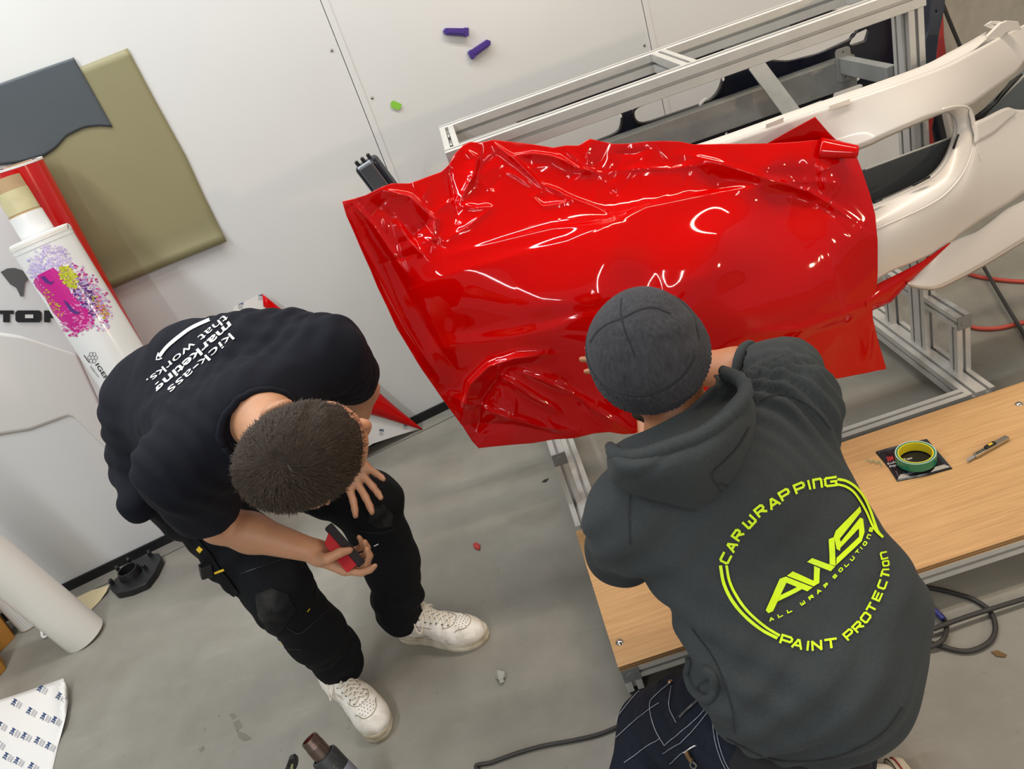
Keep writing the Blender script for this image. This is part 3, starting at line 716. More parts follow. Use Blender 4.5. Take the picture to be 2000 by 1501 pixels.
# end bracket with a hole
tb = [(1870, 118), (1905, 92), (1952, 46), (1965, 41), (1985, 42), (1992, 57), (1975, 58), (1962, 63), (1945, 80), (1925, 100), (1890, 120)]
def bplate(name, poly, holes, Y, th, mt=M_WHITE):
    q = lambda pts: [(Yp(x, y, Y)[0], Yp(x, y, Y)[2]) for x, y in pts]
    return plate(name, q(poly), [q(h) for h in holes], th, Matrix(((1, 0, 0, 0), (0, 0, -1, Y), (0, 1, 0, 0), (0, 0, 0, 1))), mt, BUMP, bev=.001)
bplate('end_bracket', tb, [], 2.235, .01)
bplate('bracket_ear', [(1923, 50), (1936, 42), (1952, 42), (1957, 46), (1946, 57), (1930, 54)], [[(1933, 48), (1939, 46), (1947, 47), (1942, 50)]], 2.245, .006)
# rounded lip round the grille opening
ro = catmull([(1700, 452), (1760, 426), (1815, 400), (1850, 376), (1880, 340), (1897, 300), (1903, 262), (1901, 228), (1890, 210), (1866, 208), (1840, 214)], 6)
ri = catmull([(1700, 404), (1745, 385), (1795, 362), (1826, 342), (1846, 318), (1860, 288), (1867, 260), (1867, 240), (1858, 224), (1845, 218), (1834, 219)], 6)
bpatch('opening_lip', ro, ri, [ro[0], ri[0]], [ro[-1], ri[-1]], 80, 8, dyf=lambda u, v: .055*v**1.3, th=.003)
re = ri+np.array([-6, -4]); bpatch('opening_return', ri, re, [ri[0], re[0]], [ri[-1], re[-1]], 80, 3, dy=.055, dyf=lambda u, v: .02*v, th=.002)
tube('lip_bead', gridYp(ro[None], (BT(ro)-.001)[None])[0], .0035, M_WHITE, BUMP, n=6, sub=0)
for a, b in (((1810, 231), (1843, 214)), ((1783, 362), (1816, 345)), ((1862, 290), (1872, 262)), ((1706, 396), (1722, 389))):
    P = np.array([a, b], float); v = gridYp(np.array([[P[0], P[0]+(P[1]-P[0])*.5, P[1]]]), np.array([[1, 1, 1]])*(BT(P).mean()+.035))[0]
    tube('lip_slot', v, .0035, M_INK, BUMP, n=6, sub=0)
ot = catmull([(1000, 540), (1300, 430), (1500, 350), (1680, 285), (1720, 267), (1800, 232), (1843, 214)], 6); oe = ot+np.array([3, 5])
bpatch('upper_return', ot, oe, [ot[0], oe[0]], [ot[-1], oe[-1]], 60, 3, dyf=lambda u, v: .03*v, th=.002)
# lower body
lt_ = np.vstack([ro[:-12:1][::1][:54], [[1902, 238]], catmull([(1920, 231), (1964, 210), (1985, 214), (2060, 216)], 4)])
lb = catmull([(1700, 553), (1740, 529), (1778, 514), (1820, 495), (1855, 473), (1874, 457), (1920, 426), (1970, 396), (2000, 375), (2060, 335)], 6)
bpatch('lower_body', lt_, lb, [lt_[0], lb[0]], [lt_[-1], lb[-1]], 90, 24, dyf=lambda u, v: -.012*np.sin(PI*v))
bpatch('brow_facet', [(1903, 240), (1964, 211), (1980, 214)], [(1903, 282), (1940, 262), (1985, 220)], [(1903, 240), (1903, 282)], [(1980, 214), (1985, 220)], 12, 6, dy=-.012, dyf=lambda u, v: .03*(1-v)*0, mt=M_WHITE)
# lower lip
l1 = catmull([(1772, 551), (1800, 526), (1832, 494), (1855, 474), (1880, 462), (1905, 453), (1935, 432), (1965, 408), (2000, 391), (2060, 360)], 6)
l2 = catmull([(1773, 553), (1786, 557), (1806, 560), (1830, 559), (1870, 541), (1930, 508), (2000, 466), (2060, 432)], 6)
bpatch('lower_lip', l1, l2, [l1[0], l2[0]], [l1[-1], l2[-1]], 60, 14, dy=.01, dyf=lambda u, v: -.045*v*(1-.3*v))
bpatch('lip_underside', l2, l2+np.array([2, 5]), [l2[0], l2[0]+np.array([2, 5])], [l2[-1], l2[-1]+np.array([2, 5])], 60, 3, dy=-.02, dyf=lambda u, v: .03*v)
# dark grille insert behind the opening
gi = [(1640, 350), (1700, 327), (1780, 297), (1860, 268), (1862, 290), (1846, 318), (1820, 345), (1780, 368), (1700, 402), (1640, 430)]
GI = thing('grille_insert', 'dark grey plastic grille plate seen through the bumper opening', 'car part', tuple(Yp(1760, 340, 2.16)))
q = [(Yp(x, y, 2.15)[0], Yp(x, y, 2.15)[2]) for x, y in gi]
plate('plate', q, [], .006, Matrix(((1, 0, 0, 0), (0, 0, -1, 2.15), (0, 1, 0, 0), (0, 0, 0, 1))), mat('dark grey plastic', sr(64, 68, 70), 0.4, var=.08, scale=5), GI, bev=.001)
tube('plate_edge', [Yp(x, y, 2.147) for x, y in ((1690, 331), (1780, 297), (1862, 267))], .0028, mat('pale edge', sr(190, 186, 176), .4), GI, sub=0)

# dark trims beside the post, hose, parts beyond the bumper
def yplate(name, poly, holes, Y, th, mt, label, cat, parent=None, bev=.001):
    qf = lambda pts: [(Yp(x, y, Y)[0], Yp(x, y, Y)[2]) for x, y in pts]
    o = plate(name, qf(poly), [qf(h) for h in holes], th, Matrix(((1, 0, 0, 0), (0, 0, -1, Y), (0, 1, 0, 0), (0, 0, 0, 1))), mt, parent, bev=bev)
    if label: tag(o, label, cat)
    return o
yplate('dark_trim', rounded([(1815, -30), (1840, -30), (1835, 20), (1826, 60), (1820, 110), (1822, 150), (1800, 260), (1795, 340), (1775, 340), (1790, 150), (1799, 125), (1801, 80), (1808, 60)], 8), [[(1821.5+3.2*math.cos(a), 22+6*math.sin(a)) for a in np.linspace(0, 2*PI, 13)[:-1]]], 2.42, .03, mat('blue black plastic', sr(50, 56, 68), .35, var=.2, scale=8), 'curved blue black trim strip with a hole beside the tall aluminium post', 'car part', bev=.004)
yplate('red_trim', [(1828, 20), (1836, 14), (1838, 70), (1842, 105), (1815, 250), (1828, 330), (1818, 332), (1800, 252), (1826, 118), (1829, 80)], [], 2.6, .02, M_REDCLOTH, 'narrow red strip hanging behind the blue black trim', 'strip', bev=.003)
yplate('black_trim', [(1810, 30), (1832, 10), (1833, 120), (1862, 340), (1800, 345), (1805, 120)], [], 2.72, .03, M_GLOSSBLACK, 'black plastic panel standing behind the red strip', 'car part', bev=.003)
tube('white_tube', [Yp(x, y, 2.66) for x, y in ((1818, 80), (1826, 120), (1848, 230), (1866, 310))], .011, mat('white pipe', sr(216, 212, 204), .4), None, n=12); tag(bpy.data.objects['white_tube'], 'thin white pipe leaning behind the bumper opening', 'pipe')
tube('wall_cable', [Wp(1835, -10, .02), Wp(1852, 35, .02), Wp(1876, 92, .02), Wp(1905, 160, .03)], .009, M_CABLE); tag(bpy.data.objects['wall_cable'], 'black cable hanging down the bare concrete wall', 'cable')
yplate('grey_panel', [(1895, 245), (1990, 150), (2060, 90), (2060, 260), (1960, 235), (1900, 300)], [], 2.40, .02, mat('blue grey panel', sr(84, 92, 96), .45, var=.06, scale=4), 'blue grey flat panel behind the right end of the bumper', 'panel', bev=.002)
yplate('dark_panel', [(1890, 240), (1950, 195), (1975, 160), (1990, 150), (1930, 215), (1900, 250)], [], 2.35, .012, M_BLACK, 'narrow black bar along the edge of the blue grey panel', 'bar', bev=.002)
tube('panel_edge', [Yp(x, y, 2.37) for x, y in ((1898, 244), (1950, 195), (2010, 138), (2060, 92))], .006, mat('grey edge', sr(150, 152, 148), .5), bpy.data.objects['grey_panel'], sub=0)

# ------------------------------------------------------------------ red vinyl film
FILM = thing('red_vinyl_film', 'large glossy red vinyl film draped creased over the white bumper', 'vinyl film', tuple(Yp(1250, 600, 1.85)))
FT = TPS([(668, 395, 2.02), (760, 372, 2.06), (878, 318, 2.12), (905, 283, 2.14), (1000, 277, 2.14), (1155, 272, 2.12), (1280, 276, 2.10), (1355, 281, 2.09), (1500, 280, 2.065), (1610, 274, 2.045), (1500, 325, 2.01), (1600, 325, 2.0), (1650, 340, 2.0), (1400, 325, 2.04), (1675, 300, 2.05),
          (1695, 370, 2.0), (1714, 450, 1.955), (1714, 540, 1.95), (1704, 610, 1.95), (1715, 660, 1.96), (1731, 720, 1.97), (1605, 745, 1.90), (1450, 790, 1.86), (1300, 820, 1.82), (1180, 843, 1.83), (1080, 858, 1.87), (935, 875, 1.90), (870, 775, 1.95),
          (800, 680, 1.99), (745, 580, 2.02), (705, 480, 2.02), (900, 420, 2.04), (1050, 400, 2.05), (1200, 400, 2.03), (1400, 370, 2.04), (1550, 370, 2.03), (850, 560, 1.96), (1000, 520, 1.93), (1200, 480, 1.905), (1400, 460, 1.90), (1580, 470, 1.95),
          (1250, 560, 1.86), (1450, 560, 1.86), (900, 600, 1.925), (1050, 605, 1.865), (1250, 620, 1.815), (1450, 620, 1.83), (1620, 600, 1.90), (920, 690, 1.93), (1050, 720, 1.875), (1150, 730, 1.845), (1000, 800, 1.885), (1640, 690, 1.93), (1350, 720, 1.83)], 4e-4)
ftop = [(668, 393), (690, 388), (714, 381), (745, 365), (765, 358), (800, 358), (830, 347), (862, 335), (876, 322), (884, 305), (905, 283), (918, 277), (940, 278), (965, 273), (992, 276), (1018, 279), (1050, 283), (1080, 288), (1105, 284), (1130, 284), (1152, 271), (1175, 276), (1200, 281), (1230, 280), (1262, 276), (1300, 275), (1325, 276), (1355, 282), (1400, 281), (1480, 280), (1560, 276), (1612, 271), (1640, 274), (1668, 292), (1672, 310)]
fbot = [(935, 875), (960, 872), (1000, 868), (1040, 865), (1080, 858), (1120, 855), (1160, 846), (1190, 843), (1215, 847), (1240, 846), (1290, 822), (1380, 800), (1450, 790), (1530, 765), (1605, 745), (1670, 732), (1731, 720)]
fleft = [(668, 393), (676, 420), (690, 450), (705, 484), (724, 525), (738, 560), (755, 595), (775, 640), (800, 680), (826, 722), (855, 765), (880, 800), (905, 835), (922, 862), (935, 875)]
fright = [(1672, 310), (1688, 345), (1700, 380), (1710, 420), (1714, 470), (1714, 530), (1712, 565), (1703, 600), (1703, 620), (1712, 655), (1722, 690), (1731, 720)]
NU, NV = 460, 320
G = coons(ftop, fbot, fleft, fright, NU, NV)
Yf = FT(G)
pu = np.linspace(0, 1, NU)[None, :]; pv = np.linspace(0, 1, NV)[:, None]
rg = np.random.default_rng(11)
def smooth01(x): x = np.clip(x, 0, 1); return x*x*(3-2*x)
disp = np.zeros(G.shape[:2])
X, Yq = G[..., 0], G[..., 1]
def dist_poly(P):
    P = np.array(P, float); best = np.full(X.shape, 1e9); side = np.zeros(X.shape); tt = np.zeros(X.shape); L = np.r_[0, np.cumsum(np.linalg.norm(np.diff(P, axis=0), axis=1))]
    for i in range(len(P)-1):
        a, b = P[i], P[i+1]; d = b-a; l2 = d @ d; t = np.clip(((X-a[0])*d[0]+(Yq-a[1])*d[1])/l2, 0, 1)
        ex, ey = X-(a[0]+t*d[0]), Yq-(a[1]+t*d[1]); dd = np.hypot(ex, ey); m = dd < best
        best = np.where(m, dd, best); side = np.where(m, np.sign(d[0]*ey-d[1]*ex), side); tt = np.where(m, (L[i]+t*(L[i+1]-L[i]))/L[-1], tt)
    return best, side, tt
def crease(P, amp, w, asym=1.0):
    """ridge towards the room: amp metres, w pixels falloff; asym>1 makes the second side steeper"""
    global disp
    d, s, t = dist_poly(P); ww = np.where(s > 0, w, w/asym); e = np.sin(PI*np.clip(t, .02, .98))**.5
    disp += amp*CS[0]*np.exp(-(d/(ww*CS[1]))**CS[2])*e
C_ = crease; CS = [.55, 1.15, 1.5]
# long tension folds
C_([(830, 690), (900, 668), (1000, 655), (1080, 640), (1180, 600)], .030, 40, 1.6)
C_([(835, 552), (900, 530), (1000, 505), (1110, 478), (1200, 440), (1260, 405)], .022, 30, 1.8)
C_([(880, 650), (1000, 640), (1180, 600), (1300, 560)], -.02, 26)
C_([(870, 500), (960, 480), (1080, 450), (1190, 440)], .014, 16, 2)
C_([(1000, 600), (1150, 590), (1300, 560), (1500, 500)], .012, 34)
C_([(1180, 450), (1260, 410), (1400, 380), (1540, 352), (1650, 358)], .020, 22, 2.4)
C_([(1330, 300), (1400, 318), (1500, 350), (1580, 372), (1680, 440)], .022, 15, 2.2)
C_([(1380, 340), (1500, 365), (1600, 400), (1690, 445)], -.02, 14)
C_([(1520, 420), (1590, 470), (1608, 560), (1620, 600)], .008, 24)
C_([(1610, 470), (1622, 520), (1630, 580), (1655, 640)], .010, 10)
C_([(1600, 290), (1592, 330), (1600, 380)], -.012, 10)
C_([(1460, 650), (1560, 640), (1650, 610), (1705, 590)], .012, 14, 2)
C_([(1500, 700), (1600, 650), (1690, 620)], -.012, 14)
C_([(1700, 610), (1696, 660), (1690, 722)], .012, 9)
C_([(1620, 720), (1600, 690), (1640, 650)], .010, 14)
CS[:] = [.95, .85, 1.1]
# folds gathered at the lower left
C_([(905, 800), (922, 745), (960, 705), (1010, 688), (1070, 685)], .030, 18, 2.4)
C_([(930, 850), (940, 780), (985, 720), (1040, 705)], -.024, 16)
C_([(975, 705), (978, 735), (1000, 742), (1040, 770), (1090, 800)], .016, 10, 2)
C_([(1010, 722), (1060, 735), (1110, 760), (1170, 800), (1225, 835)], .020, 13, 2)
C_([(1090, 735), (1120, 765), (1150, 800)], -.016, 13)
C_([(880, 770), (960, 800), (1060, 830), (1130, 840)], .016, 16, 2)
C_([(905, 830), (1000, 830), (1100, 850)], -.012, 12)
CS[:] = [.85, .85, 1.2]
# left border: rolled edge and pulled corner
C_([(676, 400), (705, 470), (750, 545), (800, 640), (860, 735)], .020, 13, 1.5)
C_([(700, 400), (740, 470), (775, 535), (830, 640), (890, 720)], -.014, 14)
C_([(690, 395), (730, 440), (765, 490), (800, 540)], .016, 12, 2)
C_([(720, 390), (790, 440), (830, 490)], -.014, 20)
C_([(745, 370), (800, 385), (850, 430), (845, 480)], .018, 14, 2)
C_([(770, 420), (800, 470), (830, 500)], .016, 12, 2)
CS[:] = [.65, .8, 1.15]
# upper left fans
C_([(878, 322), (880, 350), (890, 400), (895, 440)], -.026, 13)
C_([(905, 290), (930, 310), (925, 345), (895, 400)], .024, 16, 1.6)
C_([(960, 275), (975, 290), (1000, 308), (1050, 356), (1060, 372)], .022, 11, 2)
C_([(1000, 305), (1040, 300), (1080, 306), (1130, 330), (1160, 340)], .020, 11, 2)
C_([(985, 335), (1010, 345), (1035, 365)], .010, 8)
C_([(1060, 372), (1040, 385), (1060, 405), (1095, 400), (1110, 395), (1090, 375), (1060, 360)], .012, 7)
C_([(1060, 360), (1120, 390), (1170, 410), (1200, 425)], .014, 9, 2)
C_([(1088, 300), (1115, 330)], .012, 6)
C_([(1105, 290), (1125, 310), (1140, 330), (1180, 340)], .014, 7)
C_([(1155, 272), (1145, 300), (1150, 330)], .012, 12)
C_([(1190, 335), (1250, 330), (1310, 330), (1380, 320)], .010, 9)
C_([(1200, 300), (1240, 300), (1270, 290)], -.010, 10)
C_([(870, 470), (905, 450), (920, 440), (965, 405)], .010, 9)
C_([(895, 400), (930, 410), (960, 405)], .014, 9)
C_([(800, 460), (830, 440), (840, 410)], -.012, 14)
# crumpled zones
def crumple(poly_c, R, n, amp, L, w):
    global disp
    for _ in range(n):
        a = rg.uniform(0, 2*PI); rr = math.sqrt(rg.uniform(0, 1)); cx, cy = poly_c[0]+R[0]*rr*math.cos(a), poly_c[1]+R[1]*rr*math.sin(a)
        th = rg.uniform(0, PI); dx, dy = X-cx, Yq-cy; s = dx*math.cos(th)+dy*math.sin(th); t = -dx*math.sin(th)+dy*math.cos(th); l = L*rg.uniform(.5, 1.3)
        disp += amp*rg.choice([-1, 1])*rg.uniform(.5, 1)*np.exp(-np.abs(s)/w)*np.exp(-(t/l)**2)
crumple((1100, 345), (210, 62), 22, .0024, 30, 4)
crumple((800, 440), (95, 75), 12, .005, 32, 6)
crumple((1260, 350), (110, 50), 12, .003, 24, 4)
crumple((1040, 800), (160, 50), 12, .004, 34, 5)
crumple((1620, 380), (60, 55), 8, .004, 30, 5)
crumple((930, 330), (50, 45), 7, .005, 26, 5)
lowf = np.zeros_like(disp)
for i in range(26):
    cx, cy = rg.uniform(700, 1700), rg.uniform(300, 830); lowf += rg.uniform(-.003, .003)*np.exp(-((X-cx)**2+(Yq-cy)**2)/(2*rg.uniform(40, 90)**2))
disp = disp + lowf
# gentle smoothing so that edges keep a small radius
for _ in range(1):
    disp[1:-1, 1:-1] = .5*disp[1:-1, 1:-1] + .125*(disp[:-2, 1:-1]+disp[2:, 1:-1]+disp[1:-1, :-2]+disp[1:-1, 2:])
ed = np.minimum(np.minimum(pu, 1-pu)*NU/4, np.minimum(pv, 1-pv)*NV/4)
P = gridYp(G, Yf)
# move along the sheet's own normal
tu = np.gradient(P, axis=1); tv = np.gradient(P, axis=0); nn = np.cross(tu, tv); nn /= np.linalg.norm(nn, axis=2)[..., None]
nn *= np.sign(-(nn @ np.array([0, 1, -.3])))[..., None]
P = P + nn*disp[..., None]
fo = link('sheet', grid_mesh('sheet', P), M_RED, FILM, smooth=True); solid(fo, .0008)
FILM_T = bvh(fo)
def fpatch(name, top, bot, left, right, nu, nv, Yfn, mt=M_RED):
    g = coons(top, bot, left, right, nu, nv); u = np.linspace(0, 1, nu)[None, :]; v = np.linspace(0, 1, nv)[:, None]
    o = link(name, grid_mesh(name, gridYp(g, Yfn(u, v)+0*u*v)), mt, FILM, smooth=True); solid(o, .0008); return o
fpatch('folded_corner', [(1490, 285), (1530, 262), (1592, 228)], [(1490, 290), (1560, 284), (1640, 280)], [(1490, 285), (1490, 290)], [(1592, 228), (1618, 258), (1640, 280)], 30, 20, lambda u, v: 2.07-.02*u+.01*np.sin(3*u)*v)
# rolled tip at the upper right
a0, a1 = Yp(1600, 290, 2.035), Yp(1676, 296, 1.995); v = []; f = []; M = frame((a0+a1)/2, a1-a0, (0, -1, 1)); Lr = np.linalg.norm(a1-a0)
NR, NL = 40, 14
for i in range(NL):
    t = i/(NL-1); r = .022*(1-t)*1.35+.017*t
    for k_ in range(NR):
        an = 2*PI*1.15*k_/(NR-1)-1.0; rr = r*(1+.04*math.sin(3*an+2*t))
        v.append(M @ Vector((Lr*(t-.5), rr*math.cos(an), rr*math.sin(an)*(.75))))
for i in range(NL-1):
    for k_ in range(NR-1): a = i*NR+k_; f.append((a, a+1, a+NR+1, a+NR))
o = link('rolled_tip', pydata('rolled_tip', v, f), M_RED, FILM, smooth=True); solid(o, .0008)
fpatch('tucked_edge', [(1690, 575), (1716, 553), (1760, 532), (1800, 512), (1856, 474)], [(1690, 615), (1706, 605), (1740, 590), (1776, 551), (1856, 474)], [(1690, 575), (1690, 615)], [(1855, 473), (1856, 475)], 40, 12, lambda u, v: 1.955+.05*u-.02*np.sin(PI*v)*(1-u))

# ------------------------------------------------------------------ rolls, cartons and scraps on the left
def wpt_on_floor(p, q, off):
    p, q = np.array(p, float), np.array(q, float)
    lo, hi = 0.0, 6.0
    for _ in range(50):
        t = (lo+hi)/2; z = Wp(*(p+(q-p)*t), off)[2]; lo, hi = (t, hi) if z > 0 else (lo, t)
    return Wp(*(p+(q-p)*lo), off)
def axisM(b, t): b, t = np.array(b), np.array(t); return frame(b, np.cross(nrm(t-b), [.2, .9, .1]), t-b), float(np.linalg.norm(t-b))
# red roll
rt = Wp(36, 322, .10); rb = wpt_on_floor((36, 322), (240, 690), .15); M, L = axisM(rb, rt); r = .076
R1 = thing('vinyl_roll', 'tall red vinyl roll leaning on the wall behind the printed white roll', 'roll', tuple(rb))
lathe('film_roll', [(r-.002, 0), (r, .002), (r, L), (.045, L), (.045, L-.02)], M, M_REDROLL, R1, n=56)
lathe('liner_edge', [(r+.0006, L-.004), (r+.0006, L+.003), (r-.012, L+.003)], M, M_LINER, R1, n=56)
lathe('core', [(.045, L-.02), (.045, L+.004), (.04, L+.004), (.04, L-.4)], M, M_CARD, R1, n=40)
# printed roll
it = Wp(77, 461, .28); ib = wpt_on_floor((77, 461), (247, 731), .50); M, L = axisM(ib, it); r = .0945
R2 = thing('printed_roll', 'white vinyl roll with colourful splash print and cardboard core, left of the bending man', 'roll', tuple(ib))
pr = lathe('film_roll', [(r-.002, 0), (r, .002), (r, L-.03), (r+.001, L-.03), (r+.001, L), (r-.006, L+.002), (.058, L+.004)], M, M_GLOSSWHITE, R2, n=72)
lathe('end_collar', [(r+.0018, L-.016), (r+.0018, L-.004), (r-.004, L+.004)], M, M_ROLLWHITE, R2, n=72)
lathe('inner_liner', [(.0515, L-.05), (.0515, L+.075), (.047, L+.076)], M, M_GLOSSWHITE, R2, n=48)
co = lathe('cardboard_core', [(.0485, L+.05), (.0485, L+.19), (.044, L+.19), (.044, L)], M, M_CARD, R2, n=48)
lathe('tape', [(.0492, L+.082), (.0492, L+.15)], M, mat('yellowed tape', sr(196, 186, 146), .3, var=.08, scale=30), co, n=48)
T2 = bvh(pr)
def splash(cols, n, c, ax, seed, size):
    """small printed dabs scattered over the roll"""
    g = np.random.default_rng(seed); polys = {i: [] for i in range(len(cols))}
    for _ in range(n):
        a = g.uniform(0, 2*PI); q = g.beta(1.6, 1.5)**.75; u, w = q*math.cos(a)*ax[0], q*math.sin(a)*ax[1]
        x = c[0]+u*.58-w*.78*-1*-1 if False else c[0]+u*.84+w*.55; y = c[1]-u*.55+w*.84
        i = g.integers(len(cols)); s = size*g.uniform(.5, 1.4); an = g.uniform(0, PI)
        m = 5; polys[i].append([(x+s*math.cos(an+2*PI*k/m)*g.uniform(.6, 1.2), y+s*.7*math.sin(an+2*PI*k/m)*g.uniform(.6, 1.2)) for k in range(m)])
    return polys
def print_dabs(name, cols, n, c, ax, seed, size, off):
    for i, pl in splash(cols, n, c, ax, seed, size).items():
        if not pl: continue
        v = []; f = []
        for poly in pl:
            b = len(v); v += [on(T2, x, y, off)[0] for x, y in poly]; f.append(tuple(range(b, b+len(poly))))
        tag(link(name, pydata(name, v, f), cols[i], R2), kind='stuff')
pm = lambda n, c: mat('print '+n, sr(*c), 0.2, coat=.3)
LAV, LILAC, MAG, DKP, YEL, PNK = pm('lavender', (176, 160, 210)), pm('lilac', (206, 190, 224)), pm('magenta', (190, 20, 130)), pm('deep purple', (84, 40, 120)), pm('yellow green', (176, 176, 30)), pm('pink', (214, 130, 180))
print_dabs('print_dabs', [LAV, LILAC, LILAC], 445, (98, 520), (46, 44), 1, 3.02, .0008)
print_dabs('print_dabs', [PNK, LAV, LILAC, MAG], 567, (168, 580), (38, 80), 2, 2.88, .0009)
patch_px('print_shape', T2, [[(66, 548), (74, 537), (104, 522), (122, 538), (140, 575), (166, 592), (178, 620), (168, 640), (150, 652), (126, 634), (104, 610), (88, 580), (70, 560)]], MAG, R2, .0011, 12)
print_dabs('print_dabs', [MAG, PNK], 175, (150, 625), (36, 30), 3, 3.02, .0013)
print_dabs('print_dabs', [DKP, DKP, LAV], 175, (164, 574), (18, 50), 4, 2.88, .0014)
print_dabs('print_dabs', [YEL, YEL, pm('lime', (196, 206, 40))], 202, (134, 540), (15, 28), 5, 2.88, .0016)
print_dabs('print_dabs', [YEL, pm('ochre', (206, 150, 40)), PNK], 62, (196, 600), (10, 30), 6, 2.16, .0016)
print_dabs('print_dabs', [pm('orange', (220, 150, 70)), YEL], 48, (106, 592), (10, 34), 8, 2.02, .0016)
for _p in ([(80, 541), (86, 538), (98, 550), (108, 548), (100, 555), (90, 552)], [(124, 586), (130, 588), (144, 604), (158, 610), (150, 614), (136, 606)]): patch_px('print_shape', T2, [_p], DKP, R2, .002, 12)
text_px('lettering', 'IGEPA', [(186, 712), (213, 754), (219, 749), (193, 708)], T2, M_INK, R2, bold=.012, off=.001)
text_px('lettering', 'VISCOM', [(175, 716), (192, 737), (194, 735), (178, 713)], T2, M_GREYINK, R2, off=.001)
for a in range(6):
    cx, cy = 181+6.2*math.cos(a*PI/3), 698+7.5*math.sin(a*PI/3)
    ribbon_px('logo_ring', T2, [(cx+3.4*math.cos(t), cy+4.2*math.sin(t)) for t in np.linspace(0, 2*PI, 9)], .9, M_GREYINK, R2, .001, sub=0)
ribbon_px('logo_bar', T2, [(164, 693), (174, 707)], 1.6, mat('dark red print', sr(80, 30, 40), .5), R2, .001, sub=2)
ribbon_px('small_mark', T2, [(131, 439), (133, 442), (132, 446)], 1.5, M_GREYINK, R2, .001, sub=2)
# big white roll at lower left, lighter roll behind it
def plain_roll(bpx, tpx, r, label, grp, matl, back=0.0):
    b = Zp(*bpx); off = float((W0-b) @ WN); t = Wp(*tpx, off+back); M, L = axisM(b, t); M = M @ Matrix.Translation((0, 0, .002))
    o = thing('white_roll', label, 'roll', tuple(b)); lathe('film_roll', [(r-.003, 0), (r, .003), (r, L), (.04, L)], M, matl, o, n=56)
    lathe('core', [(.04, L), (.04, 0), (r-.003, 0)], M, M_CARD, o, n=30)
    return o
plain_roll((167, 1241), (-220, 925), .078, 'plain white roll standing on the floor at the lower left', None, M_ROLLWHITE)
plain_roll((58, 1219), (-68, 1082), .04, 'pale grey white roll behind the plain white roll, next to the amber cartons', None, M_PANEL)
def carton(bpx, tpx, r, label):
    b = Zp(*bpx); off = float((W0-b) @ WN); t = Wp(*tpx, off); M, L = axisM(b, t)
    o = thing('cardboard_carton', label, 'carton', tuple(b), group='amber cartons')
    bm = bmesh.new(); n = 6; vs = [[bm.verts.new(M @ Vector((r*math.cos(2*PI*k/n+.3), r*math.sin(2*PI*k/n+.3), h))) for k in range(n)] for h in (.002, L)]
    for k in range(n): bm.faces.new((vs[0][k], vs[0][(k+1) % n], vs[1][(k+1) % n], vs[1][k]))
    bm.faces.new(vs[0][::-1]); bm.faces.new(vs[1]); c = link('carton_body', from_bm('carton_body', bm), M_AMBER, o); bevel(c, .004)
    bm = bmesh.new(); box_bm(bm, (0, 0, 0), (.001, .012, L*.98)); me = from_bm('carton_seam', bm); me.transform(M @ Matrix.Translation((r*.87*math.cos(.3+PI/6*-1), r*.87*math.sin(.3-PI/6), L/2))); link('carton_seam', me, mat('amber dark', sr(150, 100, 40), .8), o)
carton((-6, 1258), (-108, 1128), .075, 'amber cardboard carton nearer the wall at the left edge')
carton((-24, 1320), (-130, 1201), .075, 'amber cardboard carton nearer the camera at the left edge')
# scraps behind the roll
def floor_sheet(name, poly, z, mt, label, cat, th=.001, lift=None):
    P = [Zp(x, y, z + (lift[i] if lift else 0)) for i, (x, y) in enumerate(poly)]
    o = link(name, pydata(name, P, [tuple(range(len(P)))]), mt); solid(o, th); return tag(o, label, cat)
floor_sheet('paper_scrap', [(150, 1166), (180, 1152), (213, 1142), (208, 1155), (196, 1172), (178, 1191), (160, 1185)], .003, mat('cream scrap', sr(206, 190, 150), .6, var=.06), 'cream triangular scrap on the floor beside the plain white roll', 'scrap', lift=[.0, .006, .012, .008, 0, 0, 0])
lp = [Zp(x, y, z) for x, y, z in ((99, 1222, .01), (88, 1216, .03), (82, 1230, .025), (84, 1243, .008), (92, 1240, .008), (99, 1228, .02), (92, 1222, .03), (86, 1236, .015))]
o = tube('curled_strip', lp, .006, M_LINER, None, n=8); tag(o, 'small curled white strip on the floor behind the plain white roll', 'scrap')
# black plastic socket by the baseboard
cb = Zp(272, 1133); SB = thing('black_bracket', 'black plastic bracket with a round socket on the floor by the wall', 'car part', tuple(cb))
pl = [Zp(x, y, 0) for x, y in ((221, 1155), (235, 1168), (262, 1162), (292, 1149), (308, 1128), (321, 1101), (316, 1090), (296, 1092), (262, 1106), (234, 1140))]
plate('base_plate', rounded([(p[0], p[1]) for p in pl], .008), [], .022, Matrix.Translation((0, 0, .016)), M_BLACK, SB, bev=.003)
cc = Zp(264, 1132, .0); lathe('socket', [(.046, .02), (.046, .03), (.042, .05), (.040, .062), (.035, .062), (.034, .03), (0, .03)], Matrix.Translation((cc[0], cc[1], 0)), M_BLACK, SB, n=36)
for x, y, a in ((228, 1150, 0), (240, 1124, .6), (262, 1108, .3), (302, 1094, 0), (292, 1120, .5)): p = Zp(x, y); box('clip_tab', (p[0], p[1], .038), (.012, .022, .03), M_BLACK, SB, rot=Euler((0, 0, WA+a)).to_matrix(), bev=.002)
